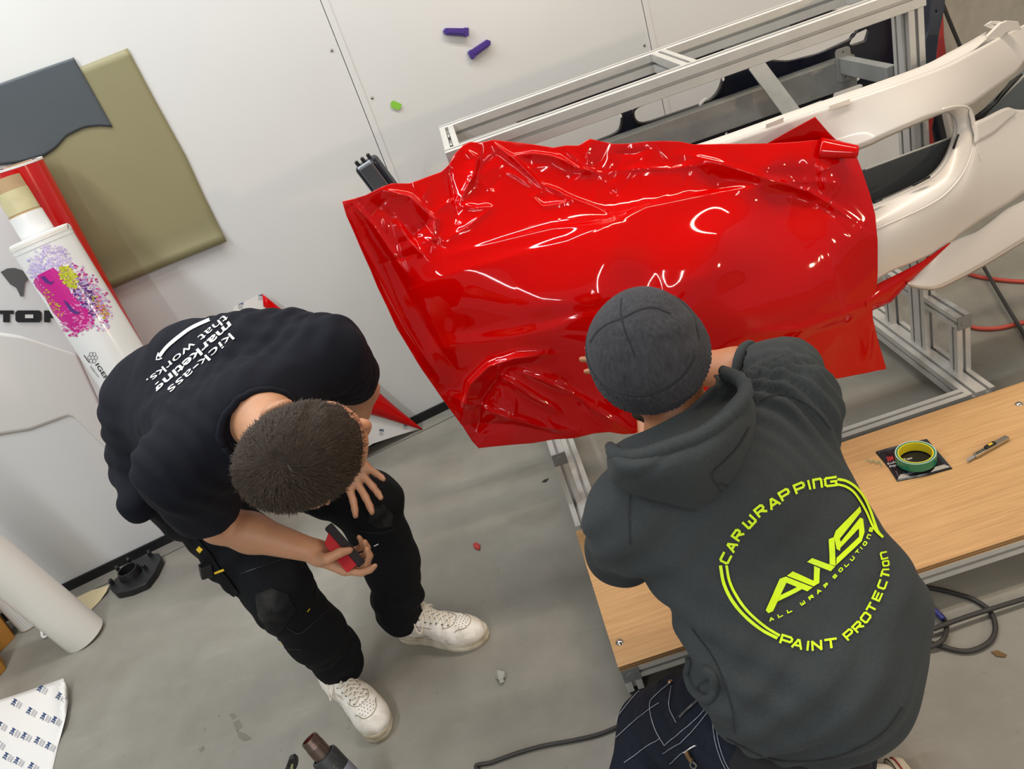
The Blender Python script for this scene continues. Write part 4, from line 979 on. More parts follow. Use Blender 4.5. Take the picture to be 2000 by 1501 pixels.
# printed liner sheet on the floor, lower left
def lz(x, y): return .006+.05*max(0, 1-abs((x-124)/26))**2*max(0, min(1, (1460-y)/120)) + .004*math.sin(x/25)
g = coons([(-70, 1388), (40, 1353), (123, 1324)], [(-120, 1560), (90, 1560)], [(-70, 1388), (-120, 1560)], [(123, 1324), (132, 1345), (134, 1372), (126, 1408), (112, 1460), (90, 1560)], 26, 26)
P = np.array([[Zp(q[0], q[1], lz(q[0], q[1])) for q in row] for row in g])
LS = link('liner_sheet', grid_mesh('liner_sheet', P), M_LINER, smooth=True); solid(LS, .0008, 1.0); tag(LS, 'white release liner sheet printed with blue logos on the floor, lower left corner', 'liner')
LT = bvh(LS)
def logo3m(t, c, par, s=1.0, d=(.5, -.87), up=(-.87, -.5)):
    d, up, c = np.array(d)*s, np.array(up)*s, np.array(c, float)
    q = lambda a0, a1, b0, b1: [c+d*a0+up*b0, c+d*a1+up*b0, c+d*a1+up*b1, c+d*a0+up*b1]
    text_px('lettering', '3M', q(-8, 8, 0, 9), t, M_BLUEINK, par, bold=.03, off=.0012)
    for k_, (b0, l) in enumerate(((-3.6, 9), (-6.4, 8), (-10, 8), (-12.6, 7))):
        ribbon_px('print_line', t, [c+d*-7+up*b0, c+d*l+up*b0], .8*s, M_PALEGREY, par, .0012, sub=2)
for x, y in ((90, 1150), (170, 1195), (245, 1225), (303, 1243), (228, 1075), (328, 1115), (12, 1270), (82, 1305), (142, 1328), (212, 1352), (45, 1435), (103, 1460), (180, 1488), (270, 1380), (2, 1370)):
    logo3m(LT, (x/2.724-2, 950+y/2.724+1), LS, .88)
# red offcut with printed liner leaning behind the bending man
A, B, Cc = Wp(512, 573, .03), Zp(822, 836, .006), Zp(535, 996, .006)
n_ = np.cross(B-A, Cc-A); pp = lambda x, y, o=0.0: plane(x, y, A, n_) + nrm(n_)*o*(1 if n_[1] < 0 else -1)
OC = thing('vinyl_offcut', 'red vinyl offcut with printed liner leaning on the wall behind the bending man', 'vinyl offcut', tuple(Cc))
lq = [pp(x, y, .0) for x, y in ((512, 573), (660, 697), (822, 836), (770, 852), (728, 866), (620, 935), (535, 996), (460, 840), (420, 700), (458, 598))]
lo_ = link('liner', pydata('liner', lq, [tuple(range(len(lq)))]), M_LINER, OC); solid(lo_, .001)
OT = bvh(lo_)
edge = [(512, 573), (560, 612), (640, 680), (705, 735), (770, 792), (826, 838)]; inner = [(514, 597), (545, 620), (610, 690), (690, 800), (740, 812), (822, 838)]
g = coons(edge, inner, [edge[0], inner[0]], [edge[-1], inner[-1]], 30, 10); P = np.array([[pp(*g[j, i], .004+.03*math.sin(PI*min(1, j/9*.9))*math.sin(PI*(i+1)/31)) for i in range(30)] for j in range(10)])
o = link('curled_edge', grid_mesh('curled_edge', P), M_RED, OC, smooth=True); solid(o, .001)
for x, y, s in ((470, 594, .7), (509, 578, .6), (745, 842, .6), (792, 832, .5), (518, 970, .7)): logo3m(OT, (x, y), lo_, s, d=(-.9, -.1), up=(.1, -.9))
# grey strut leaning behind the film
sa, sb = Yp(712, 314, 2.42), np.array([-.022, 2.44, .318])
ST = thing('metal_strut', 'black and grey metal strut end sticking out behind the red film', 'strut', tuple(sb))
M, L = axisM(sb, sa); bm = bmesh.new(); box_bm(bm, (0, 0, L/2), (.075, .05, L)); me = from_bm('strut_body', bm); me.transform(M); o = link('strut_body', me, M_GLOSSBLACK, ST); bevel(o, .014, 3)
bm = bmesh.new(); box_bm(bm, (-.002, .02, L-.09), (.05, .02, .17)); me = from_bm('strut_face', bm); me.transform(M); o = link('strut_face', me, mat('satin grey metal', sr(120, 124, 128), .25, .6), ST); bevel(o, .006, 2)
for dx in (-.022, .0, .022): lathe('strut_tip', [(.006, L), (.006, L+.012), (.0, L+.016)], M @ Matrix.Translation((dx, .005, 0)), M_INK, ST, n=10)

# ------------------------------------------------------------------ things on the platform and the floor
BZ = .1307
pk = [Zp(x, y, BZ+.003) for x, y in ((1710, 882), (1760, 869), (1811, 857), (1838, 888), (1860, 914), (1812, 927), (1752, 939), (1735, 912))]
cpk = np.mean(pk, 0); bm = bmesh.new(); rings = []
for sc_, dz in ((1, 0), (.96, .004), (.8, .008), (.4, .0095)): rings.append([bm.verts.new(Vector(cpk+(p-cpk)*sc_+np.array([0, 0, dz]))) for p in pk])
for a, b in zip(rings[:-1], rings[1:]):
    for i in range(8): bm.faces.new((a[i], a[(i+1) % 8], b[(i+1) % 8], b[i]))
bm.faces.new(rings[-1]); bm.faces.new([bm.verts.new(Vector(p-np.array([0, 0, .002]))) for p in pk][::-1])
PK = link('foil_pouch', from_bm('foil_pouch', bm), M_FOIL, smooth=False); tag(PK, 'black foil tape pouch lying on the wooden platform under the green tape', 'pouch')
tp = bvh(PK)
text_px('lettering', '3M', [(1734, 902), (1746, 899), (1743, 890), (1731, 893)], tp, mat('red print', sr(190, 40, 36), .5), PK, bold=.03)
text_px('lettering', 'Knifeless Tape', [(1736, 909), (1783, 897), (1780, 892), (1733, 904)], tp, M_WHITEINK, PK)
text_px('lettering', 'Design Line', [(1739, 914), (1760, 909), (1758, 904), (1737, 909)], tp, M_WHITEINK, PK)
for k_ in range(4): ribbon_px('print_line', tp, [(1749+k_*1.5, 921+k_*3.2), (1812+k_*4-9*(k_ % 2), 904+k_*3.4)], 1.0, M_PALEGREY, PK, .001, sub=2)
for (a, b) in (((1714, 880), (1758, 869)), ((1716, 884), (1760, 873))): ribbon_px('pouch_seal', tp, [a, b], 1.6, mat('foil seal', sr(60, 60, 66), .2), PK, .001, sub=2)
tc = Zp(1789, 898, BZ+.016); TR = thing('tape_roll', 'green masking tape roll with yellow core standing flat on the black pouch', 'tape', tuple(tc))
ro_ = np.linalg.norm(Zp(1830, 890, BZ+.035)-Zp(1747, 890, BZ+.035))/2
M = Matrix.Translation(tc) @ Euler((.0, .0, 0)).to_matrix().to_4x4()
lathe('tape_winding', [(ro_*.86, 0), (ro_, .001), (ro_, .027), (ro_*.86, .0275)], M, M_GREENTAPE, TR, n=56)
lathe('pale_rim', [(ro_*.93, .0278), (ro_*.985, .0282), (ro_*.985, .0265)], M, mat('pale green edge', sr(176, 196, 176), .5), TR, n=56)
lathe('card_core', [(ro_*.86, .0275), (ro_*.80, .0275), (ro_*.80, 0.0), (ro_*.86, 0.0)], M, M_YELCORE, TR, n=56)
o = link('loose_tape', pydata('loose_tape', [Zp(x, y, BZ+.006) for x, y in ((1828, 900), (1836, 888), (1846, 896), (1842, 904), (1834, 908))], [(0, 1, 2, 3, 4)]), mat('clear green film', sr(120, 170, 130), .2, alpha=.6), TR); solid(o, .001)
wisp = tube('tape_wisp', [Zp(x, y, BZ+.006) for x, y in ((1690, 899), (1697, 897), (1701, 902), (1706, 898), (1711, 904), (1716, 900), (1722, 908))], .0011, mat('green thread', sr(120, 160, 120), .4), None, n=6); tag(wisp, 'pale green tape wisp on the platform left of the black pouch', 'scrap')
ka, kb = Zp(1886, 900, BZ+.008), Zp(1967, 854, BZ+.008); KN = thing('utility_knife', 'silver snap-off utility knife lying on the wooden platform', 'knife', tuple((ka+kb)/2))
M = frame((ka+kb)/2, kb-ka, (0, 0, 1)); Lk = np.linalg.norm(kb-ka)
plate('body', rounded([(-Lk*.28, -.0055), (Lk*.5, -.0065), (Lk*.5, .0065), (-Lk*.28, .0055)], .002), [], .008, M, M_CHROME, KN, bev=.001)
plate('blade', [(-Lk*.5, -.0045), (-Lk*.27, -.0045), (-Lk*.27, .0045), (-Lk*.44, .0045)], [], .0012, M, M_STEEL, KN)
plate('slider', rounded([(-Lk*.02, -.005), (Lk*.2, -.005), (Lk*.2, .005), (-Lk*.02, .005)], .002), [], .006, M @ Matrix.Translation((0, 0, .006)), M_BLACK, KN, bev=.001)
plate('slider_mark', [(Lk*.05, -.003), (Lk*.14, -.003), (Lk*.14, .003), (Lk*.05, .003)], [], .002, M @ Matrix.Translation((0, 0, .0098)), M_YELLOW, KN)
for k_ in range(6): plate('slot', [(-Lk*.24+k_*.007, -.003), (-Lk*.24+k_*.007+.003, -.003), (-Lk*.24+k_*.007+.0045, .003), (-Lk*.24+k_*.007+.0015, .003)], [], .001, M @ Matrix.Translation((0, 0, .0052)), M_INK, KN)
# cables and hoses
def floor_tube(name, pts, r, mt, label, cat):
    o = tube(name, [Zp(p[0], p[1], r+(p[2] if len(p) > 2 else 0.001)) for p in pts], r, mt, None, n=10); return tag(o, label, cat)
floor_tube('power_cable', [(1000, 1545), (930, 1499), (960, 1488), (1010, 1470), (1060, 1456), (1120, 1445), (1170, 1433), (1215, 1415), (1290, 1385)], .0052, M_CABLE, 'black power cable running over the floor to the kneeling man', 'cable')
floor_tube('coiled_cable', [(2060, 1150), (2000, 1169, .01), (1900, 1200, .014), (1830, 1225, .014), (1795, 1242, .0), (1840, 1262), (1890, 1271), (1930, 1255), (1944, 1228), (1935, 1195), (1905, 1172), (1870, 1160), (1830, 1150), (1795, 1147), (1760, 1160), (1790, 1178), (1830, 1195), (1848, 1218), (1840, 1250, .012), (1800, 1270)], .006, M_CABLE, 'black cable coiled on the floor under the wooden platform', 'cable')
floor_tube('blue_cable', [(1785, 1160, .012), (1808, 1178, .014), (1826, 1192, .014), (1842, 1208, .014)], .0066, mat('blue cable', sr(40, 42, 110), .5), 'short blue cable section on the coiled black cable', 'cable')
o = tube('hanging_cord', [(lambda P: P)(Zp(x, y, z)) for x, y, z in ((1908, 495, .12), (1918, 515, .05), (1945, 562, .03), (1975, 612, .03), (2005, 660, .01), (2030, 700, .008))], .007, M_CABLE, None, n=10); tag(o, 'dark straight cord crossing the floor right of the bumper', 'cord')
floor_tube('air_hose', [(1850, 500), (1870, 520), (1900, 537), (1950, 546), (2010, 550), (2080, 548)], .008, M_HOSE, 'red air hose lying on the floor behind the bumper lip', 'hose')
floor_tube('air_hose', [(1880, 628), (1905, 640), (1945, 641), (1985, 633), (2020, 622), (2080, 600)], .008, M_HOSE, 'red air hose curving over the floor right of the low bracket', 'hose')
floor_sheet('red_scrap', [(924, 1062), (931, 1059), (938, 1064), (936, 1073), (929, 1072), (925, 1068)], .002, M_REDCLOTH, 'tiny red vinyl scrap on the floor in front of the bending man', 'scrap', .004, lift=[0, .004, .001, .004, 0, .003])
floor_sheet('clear_scrap', [(966, 1314), (971, 1308), (978, 1312), (986, 1311), (989, 1320), (983, 1324), (985, 1331), (977, 1334), (974, 1326), (968, 1324)], .003, mat('clear film scrap', sr(176, 176, 168), .12, coat=.5, alpha=.75), 'small clear film scrap on the floor below the white sneakers', 'scrap', .0015, lift=[0, .01, .002, .012, 0, .008, .001, .006, .012, 0])
floor_sheet('brown_scrap', [(1936, 1273), (1948, 1270), (1966, 1278), (1962, 1283), (1946, 1281)], .002, mat('brown scrap', sr(104, 78, 44), .8), 'small brown scrap on the floor near the coiled cable', 'scrap', .003)
floor_sheet('black_chip', [(1058, 941), (1064, 936), (1072, 934), (1066, 941)], .001, M_INK, 'thin black chip on the floor left of the aluminium stand', 'scrap', .002)
# heat gun and cutter at the bottom edge
ht, hb = Zp(596, 1434, .25), Zp(742, 1598, .004); M, L = axisM(hb, ht)
HG = thing('heat_gun', 'black and grey heat gun with brown metal nozzle standing on the floor', 'heat gun', tuple(hb))
lathe('nozzle', [(.0175, L-.014), (.0215, L-.014), (.0225, L-.02), (.0225, L-.034), (.0235, L-.036), (.0235, L-.04), (.024, L-.085), (.014, L-.09)], M, mat('burnt steel nozzle', sr(104, 88, 80), .35, .8, var=.15, scale=40), HG, n=36)
lathe('nozzle_inside', [(.0175, L-.014), (.0185, L-.06), (0, L-.06)], M, mat('dark red inside', sr(84, 28, 22), .5), HG, n=30)
lathe('collar', [(.027, L-.068), (.033, L-.07), (.035, L-.078), (.036, L-.135), (.030, L-.14)], M, mat('dusty black', sr(44, 46, 48), .5, col2=sr(112, 112, 96), scale=40, thresh=(.55, .8)), HG, n=40)
lathe('grey_band', [(.036, L-.12), (.0365, L-.122), (.038, L-.155), (.036, L-.16)], M, M_PALEGREY, HG, n=40)
lathe('body', [(.036, L-.155), (.041, L-.165), (.043, L-.24), (.040, .02), (.036, 0), (0, 0)], M, M_BLACK, HG, n=40)
for k_ in range(7):
    for q_ in range(3): box('vent_slot', tuple(M @ Vector((.0405*math.cos(k_*.9+.3), .0405*math.sin(k_*.9+.3), L-.18-.018*q_))), (.006, .006, .008), M_INK, HG)
hm = M @ Matrix.Translation((0, 0, L-.25)); gv = Vector((.02, -.05, 0)).normalized()
g0, g1 = M @ Vector((.03, .0, .09)), M @ Vector((.16, .02, .05)); o = tube('handle', [g0, (g0+g1)/2, g1], .02, M_BLACK, HG, n=16, sub=4)
c0, c1 = Zp(577, 1476, .14), Zp(545, 1560, .02); M, L = axisM(c1, c0)
CT = thing('film_cutter', 'small black film cutter with pale green stripe left of the heat gun', 'cutter', tuple(c1))
plate('head', rounded([(-.011, L-.035), (.011, L-.04), (.012, L-.01), (.003, L), (-.006, L-.006), (-.012, L-.02)], .003), [], .012, M @ Matrix(((1, 0, 0, 0), (0, 0, -1, 0), (0, 1, 0, 0), (0, 0, 0, 1))), M_BLACK, CT, bev=.0015)
plate('grip', rounded([(-.010, 0), (.010, 0), (.011, L-.036), (-.010, L-.034)], .003), [], .014, M @ Matrix(((1, 0, 0, 0), (0, 0, -1, 0), (0, 1, 0, 0), (0, 0, 0, 1))), M_BLACK, CT, bev=.002)
plate('stripe', rounded([(-.006, .005), (.002, .005), (.003, L-.02), (-.001, L-.018), (-.006, L-.04)], .002), [], .018, M @ Matrix(((1, 0, 0, 0), (0, 0, -1, 0), (0, 1, 0, 0), (0, 0, 0, 1))), mat('pale green plastic', sr(150, 156, 104), .5), CT)

# ------------------------------------------------------------------ people
def head_parts(c, up, fwd, s=1.0):
    """skull, jaw, face features in a head frame; c = centre of the head"""
    up = nrm(up); fwd = nrm(np.array(fwd)-up*(np.array(fwd) @ up)); lf = np.cross(up, fwd); ax = [fwd, lf, up]; c = np.array(c, float)
    w = lambda x, y, z: c + s*(fwd*x+lf*y+up*z)
    E = lambda p, r: Ell(w(*p), np.array(r)*s, ax)
    head = U(.03*s, E((-.008, 0, .03), (.1, .077, .094)), E((.028, 0, -.05), (.066, .056, .066)), RCone(w(.066, 0, -.098), w(.060, 0, -.095), .024*s), E((.05, 0, .02), (.05, .062, .06)))
    nose = U(.008*s, RCone(w(.094, 0, .008), w(.112, 0, -.03), .008*s, .012*s), Ell(w(.104, .011, -.034), np.array((.010, .008, .007))*s, ax), Ell(w(.104, -.011, -.034), np.array((.010, .008, .007))*s, ax))
    brow = U(.008*s, RCone(w(.09, .018, .022), w(.07, .052, .02), .010*s, .008*s), RCone(w(.09, -.018, .022), w(.07, -.052, .02), .010*s, .008*s))
    h = U(.014*s, head, brow); h = Sub(.012*s, h, U(0, E((.098, .032, .002), (.014, .018, .012)), E((.098, -.032, .002), (.014, .018, .012))))
    h = U(.004*s, h, E((.080, .032, .0), (.013, .013, .012)), E((.080, -.032, .0), (.013, .013, .012)))
    h = U(.010*s, h, nose); h = U(.006*s, h, E((.088, 0, -.062), (.012, .024, .007)), E((.086, 0, -.073), (.012, .021, .007)))
    for sg in (1, -1):
        ear = Sub(.004*s, U(.006*s, E((-.012, .092 if sg > 0 else -.079, .0), (.030, .014, .036)), E((-.004, sg*.080, -.030), (.012, .012, .014))), E((-.002, .106 if sg > 0 else -.092, .0), (.016, .010, .021)))
        h = U(.008*s, h, ear)
    return h, w
def hand_parts(wrist, x, rad, curls, s=1.0, thumb=None, spread=1.0):
    """wrist point, x to the fingers, rad to the thumb side; curls = 4 x (a, b, c) index..little, bending towards the palm; thumb = list of points in hand space"""
    x = nrm(x); rad = np.array(rad, float); y = nrm(rad-x*(rad @ x)); z = np.cross(x, y); wr = np.array(wrist, float)
    W_ = lambda p: wr + s*(x*p[0]+y*p[1]+z*p[2])
    kn = [(.092, .031, 0), (.096, .010, .002), (.091, -.011, .001), (.083, -.030, -.002)]; ln = [(.042, .025, .021), (.047, .029, .022), (.043, .027, .021), (.034, .020, .019)]
    palm = U(.016*s, *[RCone(W_((.012, k[1]*.55, 0)), W_(k), .0165*s, .0125*s) for k in kn], RCone(W_((-.03, 0, 0)), W_((.015, 0, 0)), .025*s, .024*s, z, .72))
    fs = []
    for i, (k, l, cu) in enumerate(zip(kn, ln, curls)):
        p = np.array(k); sp = (.10, .02, -.06, -.16)[i]*spread; a = 0; pts = [p]
        for L_, d in zip(l, cu):
            a += d; p = p + L_*np.array([math.cos(a)*math.cos(sp), math.cos(a)*math.sin(sp), -math.sin(a)]); pts.append(p)
        r0 = (.0098, .0100, .0094, .0084)[i]; fs.append(chain([W_(q) for q in pts], [r0*s, r0*.95*s, r0*.86*s, r0*.74*s], k=.004*s))
    th = thumb or [(.020, .026, -.004), (.052, .052, -.012), (.082, .062, -.020), (.106, .064, -.026)]
    t = chain([W_(q) for q in th], [.0165*s, .0125*s, .0112*s, .0088*s], k=.006*s)
    return U(.007*s, U(.010*s, palm, t), U(.002*s, *fs)), W_
def bounds(pts, pad): P = np.array(pts); return P.min(0)-pad, P.max(0)+pad
def nails(par, W_, tips, s=1.0): pass

# sneakers ----------------------------------------------------------------
def sneaker(heel, toe, parent, name='sneaker', side=1, tilt=None, L=.305):
    """white low sneaker; heel / toe = floor points under the shoe ends; side=+1: left shoe (outer side = +y)"""
    heel, toe = np.array(heel, float), np.array(toe, float); d = nrm(toe-heel); M = frame((heel+toe)/2-d*L/2, d, (0, 0, 1)) if tilt is None else tilt
    R_ = thing(name, None, None, tuple(M.translation)); R_.parent = parent; R_.matrix_parent_inverse = wmat(parent).inverted() if parent else Matrix.Identity(4)
    # sole outline
    hw = [(0.0, .018), (.012, .030), (.04, .037), (.08, .036), (.12, .036), (.17, .043), (.21, .050), (.245, .050), (.275, .043), (.295, .028), (.305, .010)]
    xs = np.linspace(0, 1, 40)**1.0; hx = np.array([h[0] for h in hw]); hy = np.array([h[1] for h in hw])
    X_ = .1525-.1525*np.cos(PI*xs); Y_ = np.interp(X_, hx, hy); cy = lambda x: -side*.010*math.sin(PI*min(1, max(0, (x-.08)/.23)))
    outl = [(x, cy(x)+y) for x, y in zip(X_, Y_)] + [(x, cy(x)-y) for x, y in zip(X_[::-1], Y_[::-1])]
    o2 = np.array(outl); cen = o2.mean(0); rings = []
    for sc_, z in ((.955, 0.0), (.985, .004), (1.0, .010), (1.0, .017), (.985, .0185), (1.0, .020), (1.0, .027), (.975, .031), (.90, .031)): 
        rings.append([Vector((cen[0]+(p[0]-cen[0])*(1-(1-sc_)*.5), cy(p[0])+(p[1]-cy(p[0]))*sc_, z+.006*max(0, (p[0]-.25)/.05)**2*(z < .02)*0)) for p in outl])
    n = len(outl); v = [M @ q for rg_ in rings for q in rg_]; f = []
    for i in range(len(rings)-1):
        for k in range(n): f.append((i*n+k, i*n+(k+1) % n, (i+1)*n+(k+1) % n, (i+1)*n+k))
    f.append(tuple(range(n-1, -1, -1))); f.append(tuple(range((len(rings)-1)*n, len(rings)*n)))
    link('sole', pydata('sole', v, f), M_SOLE, R_, smooth=True).data.set_sharp_from_angle(angle=.7)
    m3 = np.array(M.to_3x3()); t3 = np.array(M.translation); w = lambda p: m3 @ np.array(p)+t3
    c = lambda x: cy(x)
    ax = [m3[:, 0], m3[:, 1], m3[:, 2]]; E = lambda p, r: Ell(w(p), r, ax); K = lambda a, b, ra, rb: RCone(w(a), w(b), ra, rb)
    up = U(.03, E((.245, c(.245), .034), (.056, .047, .036)), E((.20, c(.2), .045), (.06, .047, .042)), K((.16, c(.16), .06), (.10, 0, .072), .040, .038), E((.06, 0, .06), (.058, .036, .052)), K((.10, 0, .085), (.06, 0, .092), .036, .036), K((.045, 0, .05), (.035, 0, .096), .030, .028))
    up = U(.006, Sub(.006, up, Half(w((0, 0, .026)), -m3[:, 2]*-1) if False else Half(w((0, 0, .026)), m3[:, 2])), E((.1, 0, .0262), (.001, .001, .001)))
    up = Sub(.008, up, K((.045, 0, .135), (.095, 0, .125), .030, .026))
    # toe cap and panel ridges
    def ridg(p):
        q = (p-t3) @ m3; x, y, z = q[:, 0], q[:, 1]-np.interp(q[:, 0], X_, [c(a) for a in X_]), q[:, 2]
        lim = .228-.35*np.maximum(0, np.abs(y)-.012) + 0*z; cap = 1/(1+np.exp(-(x-(.253-np.abs(y)**2*9))/.0012)); side_p = 1/(1+np.exp(-(np.abs(y)-.027-.1*np.maximum(0, .2-x))/.0012))*(x < .25)
        return -.0012*np.maximum(cap, side_p*(z < .08)) - .001*(1/(1+np.exp(-(.052-x)/.0012)))
    lo, hi = bounds([w(a) for a in ((0, -.06, 0), (.31, .06, .14), (0, .06, .14), (.31, -.06, 0))], .02)
    upo = organic('upper', Add(up, ridg), lo, hi, .0032, M_SHOE, R_, smooth=1)
    T = bvh(upo); dn = Vector(-m3[:, 2])
    def top(x, y, off=.001):
        h, nn_, _, _ = T.ray_cast(Vector(w((x, y, .2))), dn, .3)
        return np.array(h)+np.array(nn_ if nn_.dot(dn) < 0 else -nn_)*off if h is not None else w((x, y, .07))
    def sidept(x, z, sg, off=.001):
        h, nn_, _, _ = T.ray_cast(Vector(w((x, sg*.2, z))), Vector(-m3[:, 1]*sg), .4)
        if h is None: return w((x, sg*.04, z))
        return np.array(h)+np.array(nn_ if nn_.dot(Vector(m3[:, 1]*sg)) > 0 else -nn_)*off
    holes = bpy.data.meshes.new('perforation'); dark = mat('perforation dark', sr(70, 62, 52), .8)
    v = []; f = []
    for row, (x, ny) in enumerate(((.222, 3), (.231, 5), (.240, 6), (.249, 5), (.258, 4))):
        for j in range(ny):
            y = c(x)+(j-(ny-1)/2)*.0092; p = top(x, y, .0008); b = len(v); v += [p + .0016*(math.cos(a)*m3[:, 0]+math.sin(a)*m3[:, 1]) for a in np.linspace(0, 2*PI, 7)[:-1]]; f.append(tuple(range(b, b+6)))
    o = link('perforation', pydata('perforation', v, f), dark, R_); tag(o, kind='stuff')
    for i in range(6):
        x = .116+.0180*i; hwid = .0235-.0010*i
        for sg in (1, -1):
            pts = [top(x+.004, c(x)+sg*hwid, .0015), top(x+.002, c(x)+sg*hwid*.45, .0042), top(x-.006+.0, c(x), .0048), top(x-.010, c(x)-sg*hwid*.55, .0040), top(x-.0105, c(x)-sg*hwid, .001)]
            tube('lace', pts, .0032, M_LACE, R_, n=6, sub=4)
    for sg in (1, -1):
        tube('lace', [top(.118, c(.1)+sg*.014, .004), top(.105, c(.1)+sg*.030, .006), top(.118, sg*.044, .012)+m3[:, 1]*sg*.006, top(.128, c(.12)+sg*.036, .006), top(.116, c(.1)+sg*.012, .008)], .0024, M_LACE, R_, n=6, sub=5)
        sw = [(.05, .070), (.075, .052), (.105, .045), (.15, .056), (.19, .066), (.145, .050), (.105, .038), (.075, .044), (.055, .058)]
        pts = [sidept(a, b, sg, .0010) for a, b in sw]; o = link('side_emblem', pydata('side_emblem', pts, [(0, 1, 8), (1, 7, 8), (1, 2, 6, 7), (2, 3, 5, 6), (3, 4, 5)]), mat('emblem leather', sr(216, 210, 204), .4), R_); solid(o, .0012)
        for k in range(6): p = top(.118+.018*k, c(.118+.018*k)+sg*(.0255-.001*k), .0012); lathe('eyelet', [(0, .0006), (.0022, .0008), (.0028, 0)], frame(p, m3[:, 0], m3[:, 2]), dark, R_, n=8)
        tube('stitch_line', [sidept(.21, .034, sg, .0006), sidept(.20, .05, sg, .0006), top(.195, c(.195)+sg*.030, .0006), top(.19, c(.19)+sg*.022, .0006)], .0009, mat('shoe seam', sr(150, 136, 112), .8), R_, n=5, sub=4)
    tube('toe_seam', [sidept(.215, .034, 1, .0006), top(.232, c(.23)+.034, .0006), top(.258, c(.26)+.022, .0006), top(.268, c(.27), .0006), top(.258, c(.26)-.022, .0006), top(.232, c(.23)-.034, .0006), sidept(.215, .034, -1, .0006)], .0011, mat('shoe seam', sr(150, 136, 112), .8), R_, n=5, sub=5)
    for sg in (1, -1): tube('eyestay_seam', [top(.105, sg*.040+c(.1), .0006), top(.15, c(.15)+sg*.034, .0006), top(.20, c(.2)+sg*.029, .0006), top(.222, c(.22)+sg*.016, .0006), top(.226, c(.22), .0006)], .0010, mat('shoe seam', sr(150, 136, 112), .8), R_, n=5, sub=5)
    tg = [top(x, c(x)+y, .002) for x, y in ((.108, -.013), (.185, -.011), (.19, .011), (.108, .013))]
    return R_

# ================================================================== bending man
FW = nrm((.73, -.68, 0)); LFT = np.array([.68, .73, 0]); UPV = np.array([0, 0, 1.0])
P1 = thing('person', 'person bending with hands on knees in navy black T-shirt and black work trousers', 'person', (-.8, 1.75, 0))
neck = Dp(508, 800, 1.55); hc = Dp(600, 886, 1.35); shL, shR = Dp(640, 690, 1.67), Dp(352, 915, 1.56)
chest = Dp(505, 735, 1.76)
belly = Dp(340, 785, 1.95); pel = Dp(338, 880, 2.07)
elR, wrR = Dp(428, 1022, 1.80), Dp(608, 1074, 1.78); elL, wrL = Dp(706, 760, 2.02), Dp(658, 874, 2.10)
hipR, hipL = Dp(372, 965, 2.10), Dp(470, 860, 2.25)
knR, knL = Dp(545, 1150, 2.03), Dp(722, 985, 2.20)
anR, anL = Dp(672, 1298, 2.27), Dp(798, 1190, 2.37)
_im = nrm(.89*RC[0]-.45*RC[1]); _th = .26; HFW = math.cos(_th)*_im + math.sin(_th)*RC[2]; HUP = -math.cos(_th)*RC[2] + math.sin(_th)*_im
hd, hw_ = head_parts(hc, HUP, HFW, 1.0)
spn = nrm(belly-neck)
hR, WR = hand_parts(wrR, Dp(690, 1100, 1.79)-wrR, Dp(640, 1130, 1.70)-Dp(640, 1080, 1.76), [(.35, .5, .3), (.55, 1.0, .6), (.6, 1.0, .6), (.65, 1.0, .6)], .94,
                   thumb=[(.022, .026, -.004), (.046, .040, -.030), (.068, .030, -.050), (.088, .018, -.056)])
hL, WL = hand_parts(wrL, Dp(724, 965, 2.07)-wrL, Dp(640, 1000, 2.10)-Dp(720, 940, 2.10), [(.25, .3, .2), (.2, .3, .2), (.2, .35, .2), (.2, .4, .3)], 1.1, spread=2.4,
                   thumb=[(.020, .026, -.004), (.046, .056, -.012), (.074, .076, -.022), (.098, .086, -.034)])
body = U(.03, U(.03, hd, RCone(neck-.03*nrm(hc-neck), hc-.055*HUP-.03*HFW, .062, .058)),
         chain([neck, chest, belly, pel], [.06, .09, .10, .12], k=.05), chain([shL, elL], [.05, .042]), chain([shR, elR], [.052, .043]), RCone(shL, neck, .04, .04), RCone(shR, neck, .04, .04))
foreR = U(.02, RCone(elR, elR*.65+wrR*.35, .043, .044), RCone(elR*.65+wrR*.35, wrR, .044, .027)); foreL = U(.02, RCone(elL, elL*.65+wrL*.35, .042, .043), RCone(elL*.65+wrL*.35, wrL, .043, .027))
legs1 = U(.02, chain([pel, hipR, knR, anR+UPV*.03], [.1, .075, .052, .036]), chain([pel, hipL, knL, anL+UPV*.03], [.1, .075, .052, .036]))
body = U(.02, body, U(.008, foreR, hR), U(.008, foreL, hL), legs1)
lo, hi = bounds([neck, hc, shL, shR, pel, wrR, wrL, anR, anL, knR, knL, Dp(720, 1110, 1.7), elR, elL, belly], .17)
organic('body', body, lo, hi, .0048, M_SKIN, P1, smooth=1)
